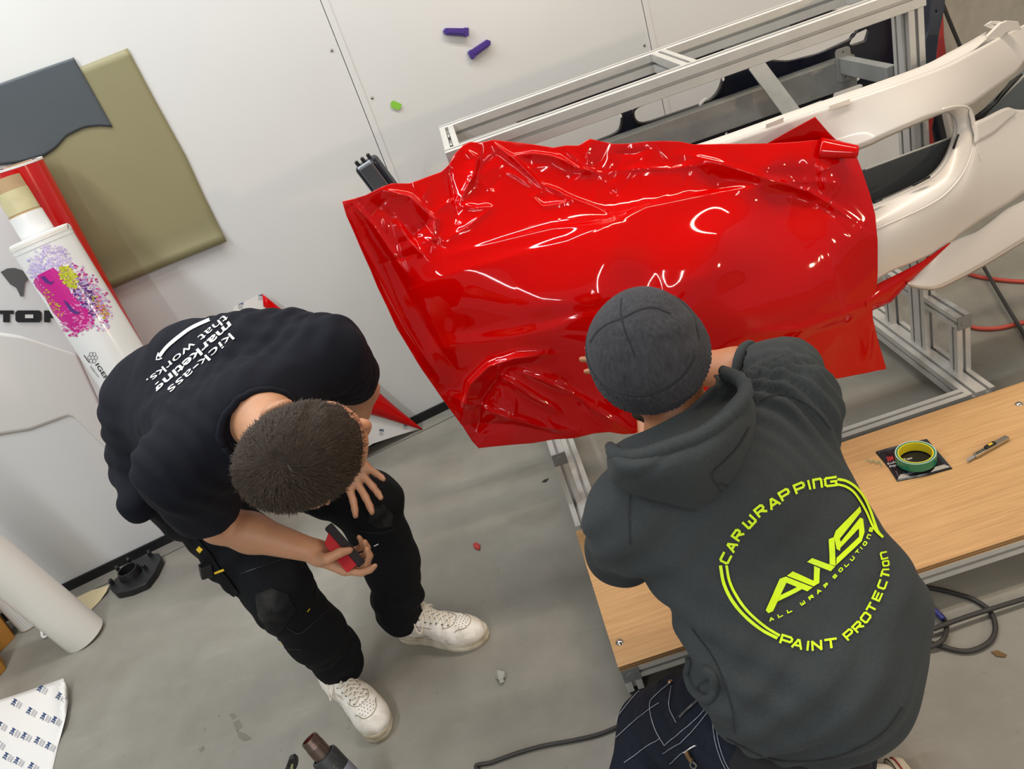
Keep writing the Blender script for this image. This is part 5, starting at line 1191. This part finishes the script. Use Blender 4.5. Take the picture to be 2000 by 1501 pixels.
# shirt
def tee_disp(P, N):
    d = folds(P, Dp(560, 650, 1.72), nrm(shL-neck)*.4-spn*.9, .22, .0035, .045) + folds(P, Dp(480, 720, 1.70), nrm(shL-neck)*.9+spn*.3, .16, .003, .05) + folds(P, shR, nrm(shR-elR)*.5+LFT, .14, .004, .04) + folds(P, pel, UPV, .25, .006, .06) + folds(P, Dp(640, 720, 1.75), spn, .14, .004, .04)
    return d + .004*vnoise(P*9) + .0018*vnoise(P*24)
hem0 = Dp(268, 985, 1.90)
tee = U(.05, RCone(neck-spn*-.035, chest, .085, .118), RCone(Dp(480, 725, 1.76), Dp(400, 738, 1.84), .125, .128), RCone(Dp(400, 738, 1.84), belly, .128, .132), RCone(Dp(570, 700, 1.74), Dp(470, 725, 1.78), .108, .12), RCone(shR*.6+chest*.4, belly-nrm(shL-shR)*.03, .11, .125),
        RCone(belly, pel, .14, .15), RCone(belly+LFT*.04, pel+LFT*.04, .12, .12), RCone(belly-LFT*.03, pel-LFT*.03, .12, .12),
        RCone(neck+spn*.02, shL, .074, .074), RCone(neck+spn*.02, shR, .074, .080), RCone(pel, hem0, .13, .045))
slR = RCone(shR, shR+(elR-shR)*.72, .084, .080); slL = RCone(shL, shL+(elL-shL)*.55, .078, .074)
tee = U(.03, tee, slR, slL)
elb = RCone(shR+(elR-shR)*.70, elR+(elR-shR)*.5, .068, .07)
nk_dir = nrm(hc-neck)
NKC = Dp(524, 852, 1.47); tee = Sub(.012, tee, Ell(NKC, (.084, .084, .084)))
tee = Sub(.010, tee, RCone(shR+(elR-shR)*.80, elR+(elR-shR)*.5, .062, .10)); tee = Sub(.01, tee, Half(shR+(elR-shR)*.74, -(elR-shR)) if False else RCone(shR+(elR-shR)*.98, elR+(elR-shR)*.8, .12, .16))
lo, hi = bounds([neck, shL, shR, pel, hem0, belly, elR], .22)
TEE = organic('t_shirt', tee, lo, hi, .007, M_TEE, P1, smooth=3, disp=tee_disp)
TT = bvh(TEE)
# collar rib
ring = []
for a in np.linspace(0, 2*PI, 40):
    cdir = nk_dir; e1 = nrm(np.cross(cdir, UPV)); e2 = np.cross(cdir, e1); p, n_, _, _ = TT.find_nearest(Vector(NKC-nk_dir*.012+.086*(math.cos(a)*e1+math.sin(a)*e2))); ring.append(np.array(p))
tube('collar', ring, .0075, M_TEE, TEE, n=8, sub=0)
# back print
LINE = [('kick-ass', [(337, 770), (443, 663), (456, 672), (350, 781)]), ]
def tline(s, p0, p1, up, bold, base=(-.22, .75)):
    p0, p1, up = np.array(p0, float), np.array(p1, float), np.array(up, float)
    text_px('lettering', s, [p0, p1, p1+up, p0+up], TT, M_WHITEINK, TEE, bold=bold, off=.0022, base=base)
tline('kick-ass', (447, 647), (324, 757), (13, 15.5), .0)
tline('marketing', (444, 625), (298, 754), (13, 15.5), .018)
tline('that works.', (438, 611), (284, 739), (12, 14), .0)
ribbon_px('print_bar', TT, [(410, 625), (370, 644), (330, 675), (312, 697)], 6.5, M_WHITEINK, TEE, .0024)
for a in np.linspace(.1, .95, 22): pass
ribbon_px('print_tip', TT, [(311, 689), (307, 703), (318, 700)], 2.2, M_WHITEINK, TEE, .0024, sub=2)
# trousers
def pant_disp(P, N):
    d = folds(P, anR+UPV*.06, nrm(anR-knR)+.3*LFT, .08, .008, .07, 0, 3.5) + folds(P, anL+UPV*.05, nrm(anL-knL)-.3*LFT, .08, .008, .07, 1, 3.5) + folds(P, knR, nrm(anR-knR)+LFT*.6, .11, .004, .09, 0, 3) + folds(P, knL, nrm(anL-knL)-LFT*.4, .11, .004, .09, 1.0, 3) + folds(P, (hipR+knR)/2, nrm(knR-hipR)+.5*FW, .15, .006, .07)
    return d + .009*vnoise(P*11+3) + .003*vnoise(P*27)
def leg(h, k, a, kn): 
    m1 = h*.5+k*.5; m2 = k*.45+a*.55
    return chain([h, m1, k, m2, a+UPV*.055-kn*.02, a-kn*.035-UPV*.01], [.102, .096, .086, .077, .070, .070], k=.03)
pants = U(.04, leg(hipR, knR, anR, nrm(Zp(757, 1447)-Zp(655, 1330))), leg(hipL, knL, anL, nrm(Zp(958, 1243)-Zp(783, 1240))), RCone(hipR, hipL, .11, .11), RCone(pel, (hipR+hipL)/2, .12, .12))
pants = Sub(.006, pants, Half(np.array([0, 0, .045]), (0, 0, 1)))
lo, hi = bounds([pel, hipR, hipL, knR, knL, anR, anL], .14)
PT1 = organic('work_trousers', pants, lo, hi, .007, M_PANT, P1, smooth=2, disp=pant_disp); PT = bvh(PT1)
def cpatch(name, t, poly, mt, par, off=.003, th=.002, ml=12): o = patch_px(name, t, [poly], mt, par, off, ml); solid(o, th); return o
cpatch('knee_patch', PT, [(500, 1160), (530, 1148), (562, 1160), (576, 1190), (560, 1215), (540, 1240), (522, 1232), (505, 1200)], M_PATCH, PT1)
cpatch('knee_patch', PT, [(722, 990), (748, 984), (766, 1004), (764, 1026), (740, 1030), (720, 1020)], M_PATCH, PT1)
ribbon_px('hammer_strap', PT, [(372, 1042), (402, 1078), (432, 1120), (464, 1160)], 15, M_PANT, PT1, .006)
for p0, p1, w in (((424, 1116), (440, 1109), 4), ((392, 1069), (398, 1074), 9), ((595, 1192), (600, 1186), 2.4), ((546, 1255), (553, 1250), 2.4)): ribbon_px('yellow_tag', PT, [p0, p1], w, M_YELLOW, PT1, .0085, sub=2)
ribbon_px('pale_tag', PT, [(731, 1064), (739, 1060)], 2, M_WHITEINK, PT1, .004, sub=2)
for pts in ([(470, 1120), (500, 1110), (560, 1090)], [(560, 1225), (585, 1235), (612, 1215), (640, 1190)], [(500, 1240), (540, 1262), (590, 1268)], [(700, 1035), (740, 1040), (772, 1032)]): ribbon_px('seam', PT, pts, 1.6, M_INK, PT1, .002)
bp_ = on(PT, 406, 1106, .012)[0]; box('pouch_clip', tuple(bp_), (.03, .02, .04), M_BLACK, PT1, rot=Euler((.2, .3, .5)).to_matrix(), bev=.003)
# sneakers
sneaker(Zp(655, 1330), Zp(757, 1447), P1, side=-1)
sneaker(Zp(783, 1240), Zp(958, 1243), P1, side=1)
# hair: cap plus short strands combed out from the whorl
hfw = HFW; up_ = HUP; lf_ = np.cross(up_, hfw)
HX = [hfw, lf_, up_]; S_ = 1.04
hcap = Ell(hw_(-.010, 0, .034), np.array((.106, .083, .100))*S_, HX)
hcap = Sub(.012, hcap, U(.02, Ell(hw_(.085, 0, -.035), np.array((.075, .12, .085))*S_, HX), RCone(hw_(-.0, -.1, -.065), hw_(-.0, .1, -.065), .05*S_), RCone(hw_(-.09, 0, -.11), hw_(-.02, 0, -.12), .055*S_)))
lo, hi = bounds([hw_(-.1, -.1, -.1), hw_(.1, .1, .14), hw_(-.1, .1, .1), hw_(.1, -.1, -.1), hw_(-.1, -.1, .14), hw_(.1, .1, -.1)], .05)
HAIR = organic('hair', hcap, lo, hi, .005, M_HAIR, P1, smooth=2, disp=lambda P, N: .0025*vnoise(P*60))
HT = bvh(HAIR); whorl = on(HT, 560, 905, 0)[0]
Vh = np.array([v.co[:] for v in HAIR.data.vertices]); Nh = np.array([v.normal[:] for v in HAIR.data.vertices])
g = np.random.default_rng(3); ii = g.integers(0, len(Vh), 14000); v = []; f = []
for i in ii:
    p = Vh[i]+g.normal(0, .002, 3); nn_ = Nh[i]; e = p-whorl; ds = np.linalg.norm(e); e = e/(ds+1e-6) + .55*np.cross(nn_, e/(ds+1e-6))*math.exp(-ds/.05); e = e + .25*hfw
    e = nrm(e-nn_*(e @ nn_) + g.normal(0, .12, 3)); l = g.uniform(.010, .018)*(.4 if nn_ @ HFW > .45 else 1); sd = nrm(np.cross(e, nn_))*.0006; b = len(v)
    v += [p-nn_*.003-sd, p-nn_*.003+sd, p+e*l*.6+nn_*.0018+sd*.7, p+e*l*.6+nn_*.0018-sd*.7, p+e*l+nn_*.0012]; f += [(b, b+1, b+2, b+3), (b+3, b+2, b+4)]
hs = link('hair_strands', pydata('hair_strands', v, f), mat('hair strand', sr(62, 50, 40), .6, var=.5, scale=300, spec=.25), HAIR); tag(hs, kind='stuff')
# squeegee in his right hand
qa = [Dp(x, y, d) for x, y, d in ((646, 1030, 1.775), (704, 1096, 1.765), (678, 1118, 1.745), (634, 1062, 1.755))]; cq = sum(qa)/4
SQ = thing('squeegee', 'red card squeegee with black felt edge held in the bending man\'s right hand', 'squeegee', tuple(cq))
Mq = frame(cq, qa[1]-qa[0], np.cross(qa[1]-qa[0], qa[3]-qa[0])); iq = Mq.inverted(); q2 = [(iq @ Vector(p))[:2] for p in qa]
plate('card', rounded(q2, .006), [], .0035, Mq, mat('red plastic card', sr(176, 20, 36), .35), SQ, bev=.0008)
fe = [q2[0], q2[1]]; plate('felt_edge', rounded([(q2[0][0]-.006, q2[0][1]-.006), (q2[1][0]+.006, q2[1][1]-.006), (q2[1][0]+.006, q2[1][1]+.010), (q2[0][0]-.006, q2[0][1]+.010)], .003), [], .010, Mq, mat('black felt', sr(38, 34, 36), .9), SQ, bev=.0015)

# ================================================================== kneeling man
P2 = thing('person', 'person kneeling in charcoal sweatshirt with neon back print and grey knit beanie', 'person', (.3, .95, 0))
k_head = Dp(1276, 706, 1.43); k_neck = Dp(1335, 845, 1.45); ksR, ksL = Dp(1540, 800, 1.46), Dp(1232, 1010, 1.42)
k_chest = Dp(1430, 960, 1.42); k_waist = Dp(1540, 1190, 1.42); k_pel = Dp(1560, 1400, 1.42)
keR, kwR = Dp(1538, 728, 1.60), Dp(1293, 714, 1.79); keL, kwL = Dp(1215, 1075, 1.62), Dp(1275, 880, 1.78)
kkL, kaL = Dp(1290, 1432, 1.70), Dp(1225, 1600, 1.58); kkR, kaR = Dp(1560, 1280, 1.78), Dp(1650, 1490, 1.62)
up2 = nrm(Dp(1249, 662, 1.29)-Dp(1283, 719, 1.42)); fw2 = nrm((-.35, .9, -.5))
hd2, hw2 = head_parts(k_head, up2, fw2, .94)
hr2, _w = hand_parts(kwR, Dp(1170, 712, 1.86)-kwR, Dp(1200, 660, 1.8)-Dp(1200, 700, 1.8), [(.1, .12, .1)]*4, 1.0)
hl2, _w = hand_parts(kwL, Dp(1280, 800, 1.84)-kwL, Dp(1320, 850, 1.8)-Dp(1260, 850, 1.8), [(.3, .4, .3)]*4, 1.0)
b2 = U(.03, hd2, RCone(k_neck, k_head-.03*fw2-.05*up2, .056, .054), chain([k_neck, k_chest, k_waist, k_pel], [.06, .10, .10, .09], k=.05), RCone(k_neck, ksR, .05, .05), RCone(k_neck, ksL, .05, .05), RCone(ksR, keR, .05, .042), RCone(ksL, keL, .05, .042))
arm = lambda e, w_: U(.02, RCone(e, e*.62+w_*.38, .043, .046), RCone(e*.62+w_*.38, w_, .046, .029))
b2 = U(.02, b2, U(.008, arm(keR, kwR), hr2), U(.008, arm(keL, kwL), hl2), chain([k_pel, kkL, kaL], [.08, .055, .035]), chain([k_pel, kkR, kaR], [.08, .05, .03]))
lo, hi = bounds([k_head, k_neck, ksR, ksL, k_pel, keR, kwR, keL, kwL, kkL, kaL, kkR, kaR, Dp(1140, 708, 1.88)], .16)
organic('body', b2, lo, hi, .005, M_SKIN2, P2, smooth=1)
# sweatshirt
sp2 = nrm(k_pel-k_neck); lr2 = nrm(ksR-ksL); out2 = nrm(np.cross(lr2, sp2)); out2 = out2*np.sign(out2 @ (CC-k_chest))
def hood_disp(P, N):
    d = folds(P, Dp(1500, 740, 1.42), nrm(keR-ksR)+.6*lr2, .13, .009, .034) + folds(P, Dp(1560, 730, 1.45), nrm(keR-kwR)*.8-sp2*.4, .10, .006, .032) + folds(P, Dp(1240, 1080, 1.42), sp2+.5*lr2, .13, .005, .06) + folds(P, Dp(1400, 1270, 1.36), sp2*.6-lr2, .14, .007, .055) + folds(P, Dp(1600, 1420, 1.28), sp2+.45*lr2, .20, .005, .055)
    d = d + folds(P, Dp(1690, 1150, 1.30), lr2*.5+sp2, .12, .004, .07)
    return d + .005*vnoise(P*7) + .0016*vnoise(P*22)
wl, wr_ = Dp(1470, 1230, 1.36), Dp(1660, 1190, 1.36); hl, hr = Dp(1490, 1340, 1.34), Dp(1622, 1315, 1.32)
hood_b = U(.06, RCone(k_neck+sp2*.04, k_chest, .09, .125), RCone(ksL+lr2*.05, wl, .085, .105), RCone(ksR-lr2*.05, wr_, .085, .115), RCone(k_chest, k_waist, .125, .13), RCone(wl, hl, .10, .095), RCone(wr_, hr, .112, .118), RCone(hl, hr, .095, .115), RCone(k_waist, k_pel, .13, .12),
           RCone(k_neck+sp2*.05, ksR, .075, .076), RCone(k_neck+sp2*.05, ksL, .075, .080))
slR2 = U(.03, RCone(ksR, keR, .078, .070), RCone(keR, keR*.72+kwR*.28, .066, .060)); slL2 = U(.03, RCone(ksL, keL, .078, .070), RCone(keL, keL*.3+kwL*.7, .070, .05))
hoodie = U(.04, hood_b, slR2, slL2)
hoodie = Sub(.012, hoodie, Ell(k_neck-sp2*.05+up2*.02, (.085, .085, .075)))
hoodie = Sub(.010, hoodie, RCone(keR*.70+kwR*.30, kwR, .056, .075))
lo, hi = bounds([k_neck, ksL, ksR, keR, keL, k_pel, hl, hr, wl, wr_, kwL], .20)
HOOD = organic('sweatshirt', hoodie, lo, hi, .0068, M_HOOD, P2, smooth=3, disp=hood_disp); HDT = bvh(HOOD)
sd_ = lambda poly, dd: [Dp(x, y, d+dd) for x, y, d in poly]
# sleeve cuff of the pushed-up right sleeve
cc_ = keR*.71+kwR*.29; cd = nrm(kwR-keR); e1 = nrm(np.cross(cd, UPV)); e2 = np.cross(cd, e1)
tube('sleeve_cuff', [cc_+.053*(math.cos(a)*e1+math.sin(a)*e2) for a in np.linspace(0, 2*PI, 30)], .012, M_HOOD, HOOD, n=8, sub=0)
# hood lying on the back
rim = [(1196, 878, 1.36), (1205, 888, 1.30), (1235, 893, 1.275), (1268, 888, 1.26), (1315, 872, 1.25), (1366, 853, 1.25), (1405, 828, 1.255), (1435, 800, 1.27), (1454, 776, 1.29), (1455, 755, 1.315), (1440, 738, 1.34), (1415, 729, 1.37)]
outl = [(1188, 892, 1.40), (1190, 915, 1.36), (1196, 940, 1.33), (1235, 962, 1.31), (1290, 978, 1.305), (1366, 996, 1.305), (1405, 975, 1.31), (1440, 955, 1.325), (1458, 915, 1.335), (1471, 865, 1.35), (1477, 815, 1.37), (1466, 766, 1.40)]
R3 = resample(catmull([(*p,) for p in rim], 6), 70); O3 = resample(catmull([(*p,) for p in outl], 6), 70); nv = 18; Gh = np.zeros((nv, 70, 3))
for j in range(nv):
    t = j/(nv-1)
    for i in range(70):
        q = R3[i]*(1-t)+O3[i]*t; b = .045*math.sin(PI*min(1, t*1.05))*(1-.35*t); cr = .012*math.exp(-((i-52-8*t)/3.0)**2)*math.sin(PI*t) + .008*math.exp(-((i-24+20*t)/4.0)**2)*math.sin(PI*t)
        Gh[j, i] = Dp(q[0], q[1], q[2]-b+cr)
ho = link('hood', grid_mesh('hood', Gh), M_HOOD, HOOD, smooth=True); solid(ho, .006); HHT = bvh(ho)
rp_ = np.array([Dp(*p) for p in R3]); tube('hood_rim', rp_, .0125+.0012*np.sin(np.arange(70)*2.1), M_HOOD, HOOD, n=10, sub=0)
rp2 = np.array([Dp(p[0]-3.5*1.2, p[1]-6, p[2]+.012) for p in R3]); tube('hood_rim', rp2, .0095, M_HOOD, HOOD, n=10, sub=0)
inn = [(1208, 866, 1.38), (1225, 856, 1.35), (1255, 844, 1.335), (1290, 828, 1.33), (1320, 812, 1.33), (1348, 795, 1.335), (1370, 776, 1.345), (1386, 758, 1.36), (1398, 750, 1.39), (1400, 742, 1.40), (1398, 738, 1.42), (1394, 734, 1.45)]
I3 = resample(catmull(inn, 6), 70); Gi = np.zeros((12, 70, 3))
for j in range(12):
    t = j/11
    for i in range(70):
        q = R3[i]*(1-t)+I3[i]*t; dp = .055*math.sin(PI*t)*math.exp(-((i-54)/13)**2)+.010*math.sin(PI*t); Gi[j, i] = Dp(q[0], q[1], q[2]+dp+.004)
hi_ = link('hood_lining', grid_mesh('hood_lining', Gi), M_HOOD, HOOD, smooth=True); solid(hi_, .004)
M_FOLD = mat('charcoal seam', sr(36, 38, 39), .95)
for pts in ([(1408, 958), (1390, 925), (1412, 900), (1440, 870), (1462, 832)], [(1404, 940), (1425, 950), (1443, 952)]): ribbon_px('hood_seam', HHT, pts, 2.0, M_FOLD, HOOD, .003)
for pts in ([(1231, 965), (1229, 1000), (1230, 1040), (1232, 1062)], [(1478, 790), (1510, 772), (1548, 776), (1590, 800), (1622, 838)]): ribbon_px('shoulder_seam', HDT, pts, 2.2, M_FOLD, HOOD, .002)
# hem
# beanie
bc = Dp(1283, 719, 1.42); bt = Dp(1249, 662, 1.29); ax_ = up2; hgt = np.linalg.norm(bt-bc)
sidev = nrm(np.cross(ax_, nrm(CC-bc))); dv = np.cross(ax_, sidev)
cap_c = k_head+up2*.035*1.0
P_c = Dp(1252, 668, 1.345); P_d = P_c-ax_*.078
crown = U(.02, Ell(P_c-ax_*.015, (.0925, .0935, .104), [sidev, dv, ax_]), RCone(P_c-ax_*.09, P_c-ax_*.01, .094, .091))
BE = organic('beanie', Sub(.01, crown, Half(P_d, ax_)), *bounds([Dp(1266, 690, 1.37)], .19), .0052, M_BEANIE, P2, smooth=2, disp=lambda P, N: .003*vnoise(P*14)+folds(P, Dp(1330, 640, 1.30), (0.3, .2, 1), .08, .0022, .05))
band = Sub(.006, Sub(.006, RCone(P_d, P_c, .1095, .0995), Half(P_c, -ax_)), Half(P_d, ax_))
band = Sub(.006, band, RCone(P_d-ax_*.1, P_d+ax_*.03, .090, .090))
CU = organic('beanie_cuff', band, *bounds([Dp(1276, 716, 1.385)], .2), .0045, M_BEANIE, BE, smooth=1, disp=lambda P, N: .0012*np.sign(np.sin(np.arctan2((P-bc) @ sidev, (P-bc) @ dv)*75)))
BTt = bvh(BE); M_KNIT = mat('dark knit seam and fold shade', sr(40, 40, 43), .95)
for pts in ([(1214, 582), (1212, 600), (1214, 622), (1222, 650), (1232, 674), (1241, 697)], [(1214, 622), (1190, 630), (1168, 646), (1152, 668)], [(1214, 622), (1245, 606), (1275, 600), (1310, 612)]): ribbon_px('knit_seam', BTt, pts, 2.4, M_KNIT, BE, .0012)
e1_, e2_ = sidev, np.cross(ax_, sidev)
tube('fold_shade', [P_c+ax_*.002+.0945*(math.cos(a)*e1_+math.sin(a)*e2_*1.012) for a in np.linspace(0, 2*PI, 60)], .0032, M_KNIT, BE, n=6, sub=0)  # dark ring paints in the shade of the crease between crown and cuff
hr_ = organic('hair', U(.01, Ell(k_head-up2*.02-fw2*.05, (.05, .06, .05)), RCone(Dp(1244, 806, 1.47), Dp(1285, 822, 1.45), .013)), *bounds([k_head, Dp(1236, 822, 1.44), Dp(1290, 838, 1.42)], .1), .006, M_HAIR, P2, smooth=2)
tube('hem_roll', ontop(HDT, catmull([(1342, 1286), (1346, 1322), (1358, 1350), (1384, 1366), (1398, 1345), (1394, 1318), (1380, 1306)], 4), .002), .008, M_HOOD, HOOD, n=8, sub=0)
for pts in ([(1400, 1320), (1372, 1332), (1364, 1345), (1382, 1358)], [(1352, 1225), (1385, 1270), (1410, 1320), (1430, 1380), (1436, 1430)], [(1420, 1440), (1500, 1478), (1580, 1484), (1650, 1470), (1720, 1432), (1762, 1380)]): ribbon_px('hem_line', HDT, pts, 2.0, M_FOLD, HOOD, .003)
# neon print
sc = 460/1569.0; Q = lambda pts: [(1340+x*sc, 880+y*sc) for x, y in pts]
aws = [[(527, 1062), (545, 1080), (575, 1068), (668, 872), (662, 838), (622, 852)], [(622, 852), (662, 838), (842, 912), (806, 938), (662, 876)], [(606, 1006), (626, 962), (742, 905), (776, 920)],
       [(668, 832), (706, 803), (884, 884), (848, 906)], [(850, 765), (890, 782), (886, 886), (848, 868)], [(803, 738), (836, 713), (992, 772), (964, 803)], [(946, 590), (982, 575), (996, 768), (955, 756)],
       [(1150, 372), (992, 535), (980, 570), (1018, 586), (1158, 408)], [(980, 570), (998, 655), (1022, 668), (1026, 610), (1018, 586)], [(1010, 662), (1145, 520), (1148, 575), (1000, 715), (1000, 762), (1165, 606), (1184, 545), (1172, 458), (1152, 448), (1026, 606)]]
for poly in aws: patch_px('logo_letter', HDT, [Q(poly)], M_NEON, HOOD, .0028, 10)
for off, w in ((0, 6.2), (1, 5.2)):
    o_ = (0, 0) if off == 0 else (42, -6)
    ribbon_px('logo_ring', HDT, Q([(610-(30 if off else 0)+(45 if off else 0), 1250-(18 if off else 0)), (500+o_[0]*.6, 1190+o_[1]*3.5), (400+o_[0]*.75, 1105+o_[1]*3), (310+o_[0], 1000+o_[1]), (250+o_[0], 880), (228+o_[0]*.95, 760)]), w, M_NEON, HOOD, .0028)
    ribbon_px('logo_ring', HDT, Q([(1000, 192+off*34), (1060-off*4, 206+off*36), (1120-off*12, 244+off*34), (1175-off*22, 310+off*30), (1218-off*22, 400+off*16), (1250-off*16, 490+off*10), (1272-off*8, 545), (1303, 580)]), w*.8, M_NEON, HOOD, .0028)
def ring_text(s, pts, h, wid, th, inward):
    P = [np.array(p, float) for p in Q(pts)]
    for i, ch in enumerate(s):
        if ch == ' ': continue
        a, b = P[max(0, i-1)], P[min(len(P)-1, i+1)]; t = nrm(b-a); up = np.array([t[1], -t[0]])
        W_ = wid[i] if hasattr(wid, '__len__') else wid
        v, f = poly_px(HDT, stroke_letter(ch, P[i], t*W_, up*h, th), .0028, 9); link('logo_letter', pydata('logo_letter', v, f), M_NEON, HOOD)
ring_text('CARWRAPPING', [(262, 712), (302, 634), (342, 556), (420, 470), (490, 396), (576, 345), (650, 290), (748, 246), (812, 228), (868, 218), (955, 208)], 15.5, [16, 15, 16, 20, 17, 19, 18, 18, 8, 15, 21], 4.6, False)
ring_text('PAIDT', [(668, 1262), (742, 1285), (812, 1298), (872, 1297), (965, 1285)], 15.5, [20, 18, 8, 17, 20], 4.4, True)
ring_text('PROTECT', [(1082, 1224), (1140, 1172), (1192, 1112), (1232, 1046), (1268, 968), (1300, 892), (1318, 825)], 14, [17, 16, 16, 15, 15, 14, 9], 4.0, True)
ring_text('ION', [(1322, 792), (1322, 752), (1310, 700)], 11, [3, 9, 12], 3.2, True)
ring_text('ALL', [(566, 1118), (625, 1096), (686, 1070)], 5, 8, 2.2, False); ring_text('WRAP', [(776, 1016), (832, 978), (882, 940), (932, 898)], 5.2, 8, 2.2, False)
ring_text('SOLUTIONS', [(992, 838), (1030, 795), (1068, 762), (1106, 722), (1140, 676), (1164, 652), (1188, 622), (1212, 576), (1226, 530)], 5, [7, 7, 7, 7, 7, 3, 7, 7, 7], 2.0, False)
# trousers
def jean_disp(P, N): return folds(P, Dp(1270, 1440, 1.5), (.5, .2, .8), .14, .005, .05) + .004*vnoise(P*12) + .0015*vnoise(P*30)
thL, thR = Dp(1440, 1430, 1.46), Dp(1575, 1440, 1.48)
jeans = U(.04, chain([thL, Dp(1365, 1422, 1.56), kkL], [.125, .105, .085], k=.03), chain([kkL, kaL], [.082, .06]), RCone(thL, thR, .115, .12), chain([thR, kkR], [.105, .075]), chain([kkR, kaR], [.08, .06]))
jeans = Sub(.006, jeans, Half((0, 0, .006), (0, 0, 1)))
JE = organic('jeans', jeans, *bounds([thL, thR, kkL, kaL, kkR, kaR], .15), .0068, M_DENIM, P2, smooth=2, disp=jean_disp); JT = bvh(JE)
wo = organic('waist_layer', U(.03, RCone(Dp(1490, 1470, 1.40), Dp(1600, 1480, 1.38), .10, .085)), *bounds([Dp(1490, 1470, 1.39), Dp(1600, 1480, 1.36)], .16), .008, mat('black knit', sr(22, 22, 26), .9), P2, smooth=1)
for pts in ([(1340, 1282), (1290, 1310), (1240, 1360), (1200, 1410)], [(1310, 1335), (1280, 1360), (1270, 1380), (1280, 1420), (1300, 1455)], [(1312, 1340), (1308, 1380), (1322, 1412)], [(1205, 1440), (1250, 1400), (1290, 1372)], [(1220, 1490), (1260, 1460), (1292, 1440)], [(1300, 1455), (1330, 1430), (1365, 1400), (1385, 1375)], [(1296, 1470), (1330, 1450), (1360, 1420), (1384, 1390)], [(1392, 1400), (1396, 1440), (1408, 1480), (1418, 1501)], [(1398, 1398), (1402, 1440), (1414, 1480), (1424, 1501)], [(1310, 1490), (1340, 1465), (1362, 1455)]): ribbon_px('stitching', JT, pts, 1.1, M_STITCH, JE, .003)
zp_, zn = on(JT, 1352, 1472, .004); 
ribbon_px('zip', JT, [(1365, 1368), (1345, 1385), (1330, 1400)], 4, mat('zip teeth', sr(120, 120, 120), .3, .8), JE, .004, sub=2)
zr = ribbon_px('zip_pull', JT, [(1346, 1464), (1350, 1474), (1356, 1482)], 5, mat('brass', sr(176, 140, 100), .3, .9), JE, .007, sub=3); solid(zr, .003)
zr = ribbon_px('zip_ring', JT, [(1356, 1482), (1353, 1492), (1360, 1497), (1365, 1490), (1358, 1483)], 2.2, M_CHROME, JE, .007, sub=3)
ribbon_px('pocket_tape', JT, [(1338, 1468), (1350, 1460), (1360, 1455)], 2.2, M_WHITEINK, JE, .004, sub=2)
rv = on(JT, 1310, 1333, .003); lathe('rivet', [(0, .002), (.004, .002), (.0055, 0)], frame(rv[0], np.cross(rv[1], [0, .3, 1]), rv[1]), mat('brass', sr(176, 140, 100), .3, .9), JE, n=14)
# his right sneaker lying on its side, sole turned to the right
_e = Dp(1752, 1452, 1.63); Msh = frame(np.array([_e[0]-.002, _e[1], .048]), (.03, -1, 0), (-1, -.03, .12))
SH2 = sneaker((0, 0, 0), (1, 0, 0), P2, side=1, tilt=Msh)
for zz, mt_, rr in ((.0175, M_REDCLOTH, .0017), (.029, M_INK, .0012)):
    tube('sole_stripe', [Msh @ Vector((x, y, zz)) for x, y in ((.10, .0365), (.04, .0375), (.012, .031), (-.0005, .017), (-.0012, 0), (-.0005, -.017), (.012, -.031), (.04, -.0375), (.10, -.0365))], rr, mt_, SH2, n=6, sub=4)
tcp = Dp(1762, 1392, 1.66); organic('toe_cap', U(.01, Ell(tcp, (.018, .034, .018)), Ell(tcp+np.array([-.03, 0, 0]), (.03, .03, .02))), *bounds([tcp], .12), .005, M_CREAM, P2, smooth=1)
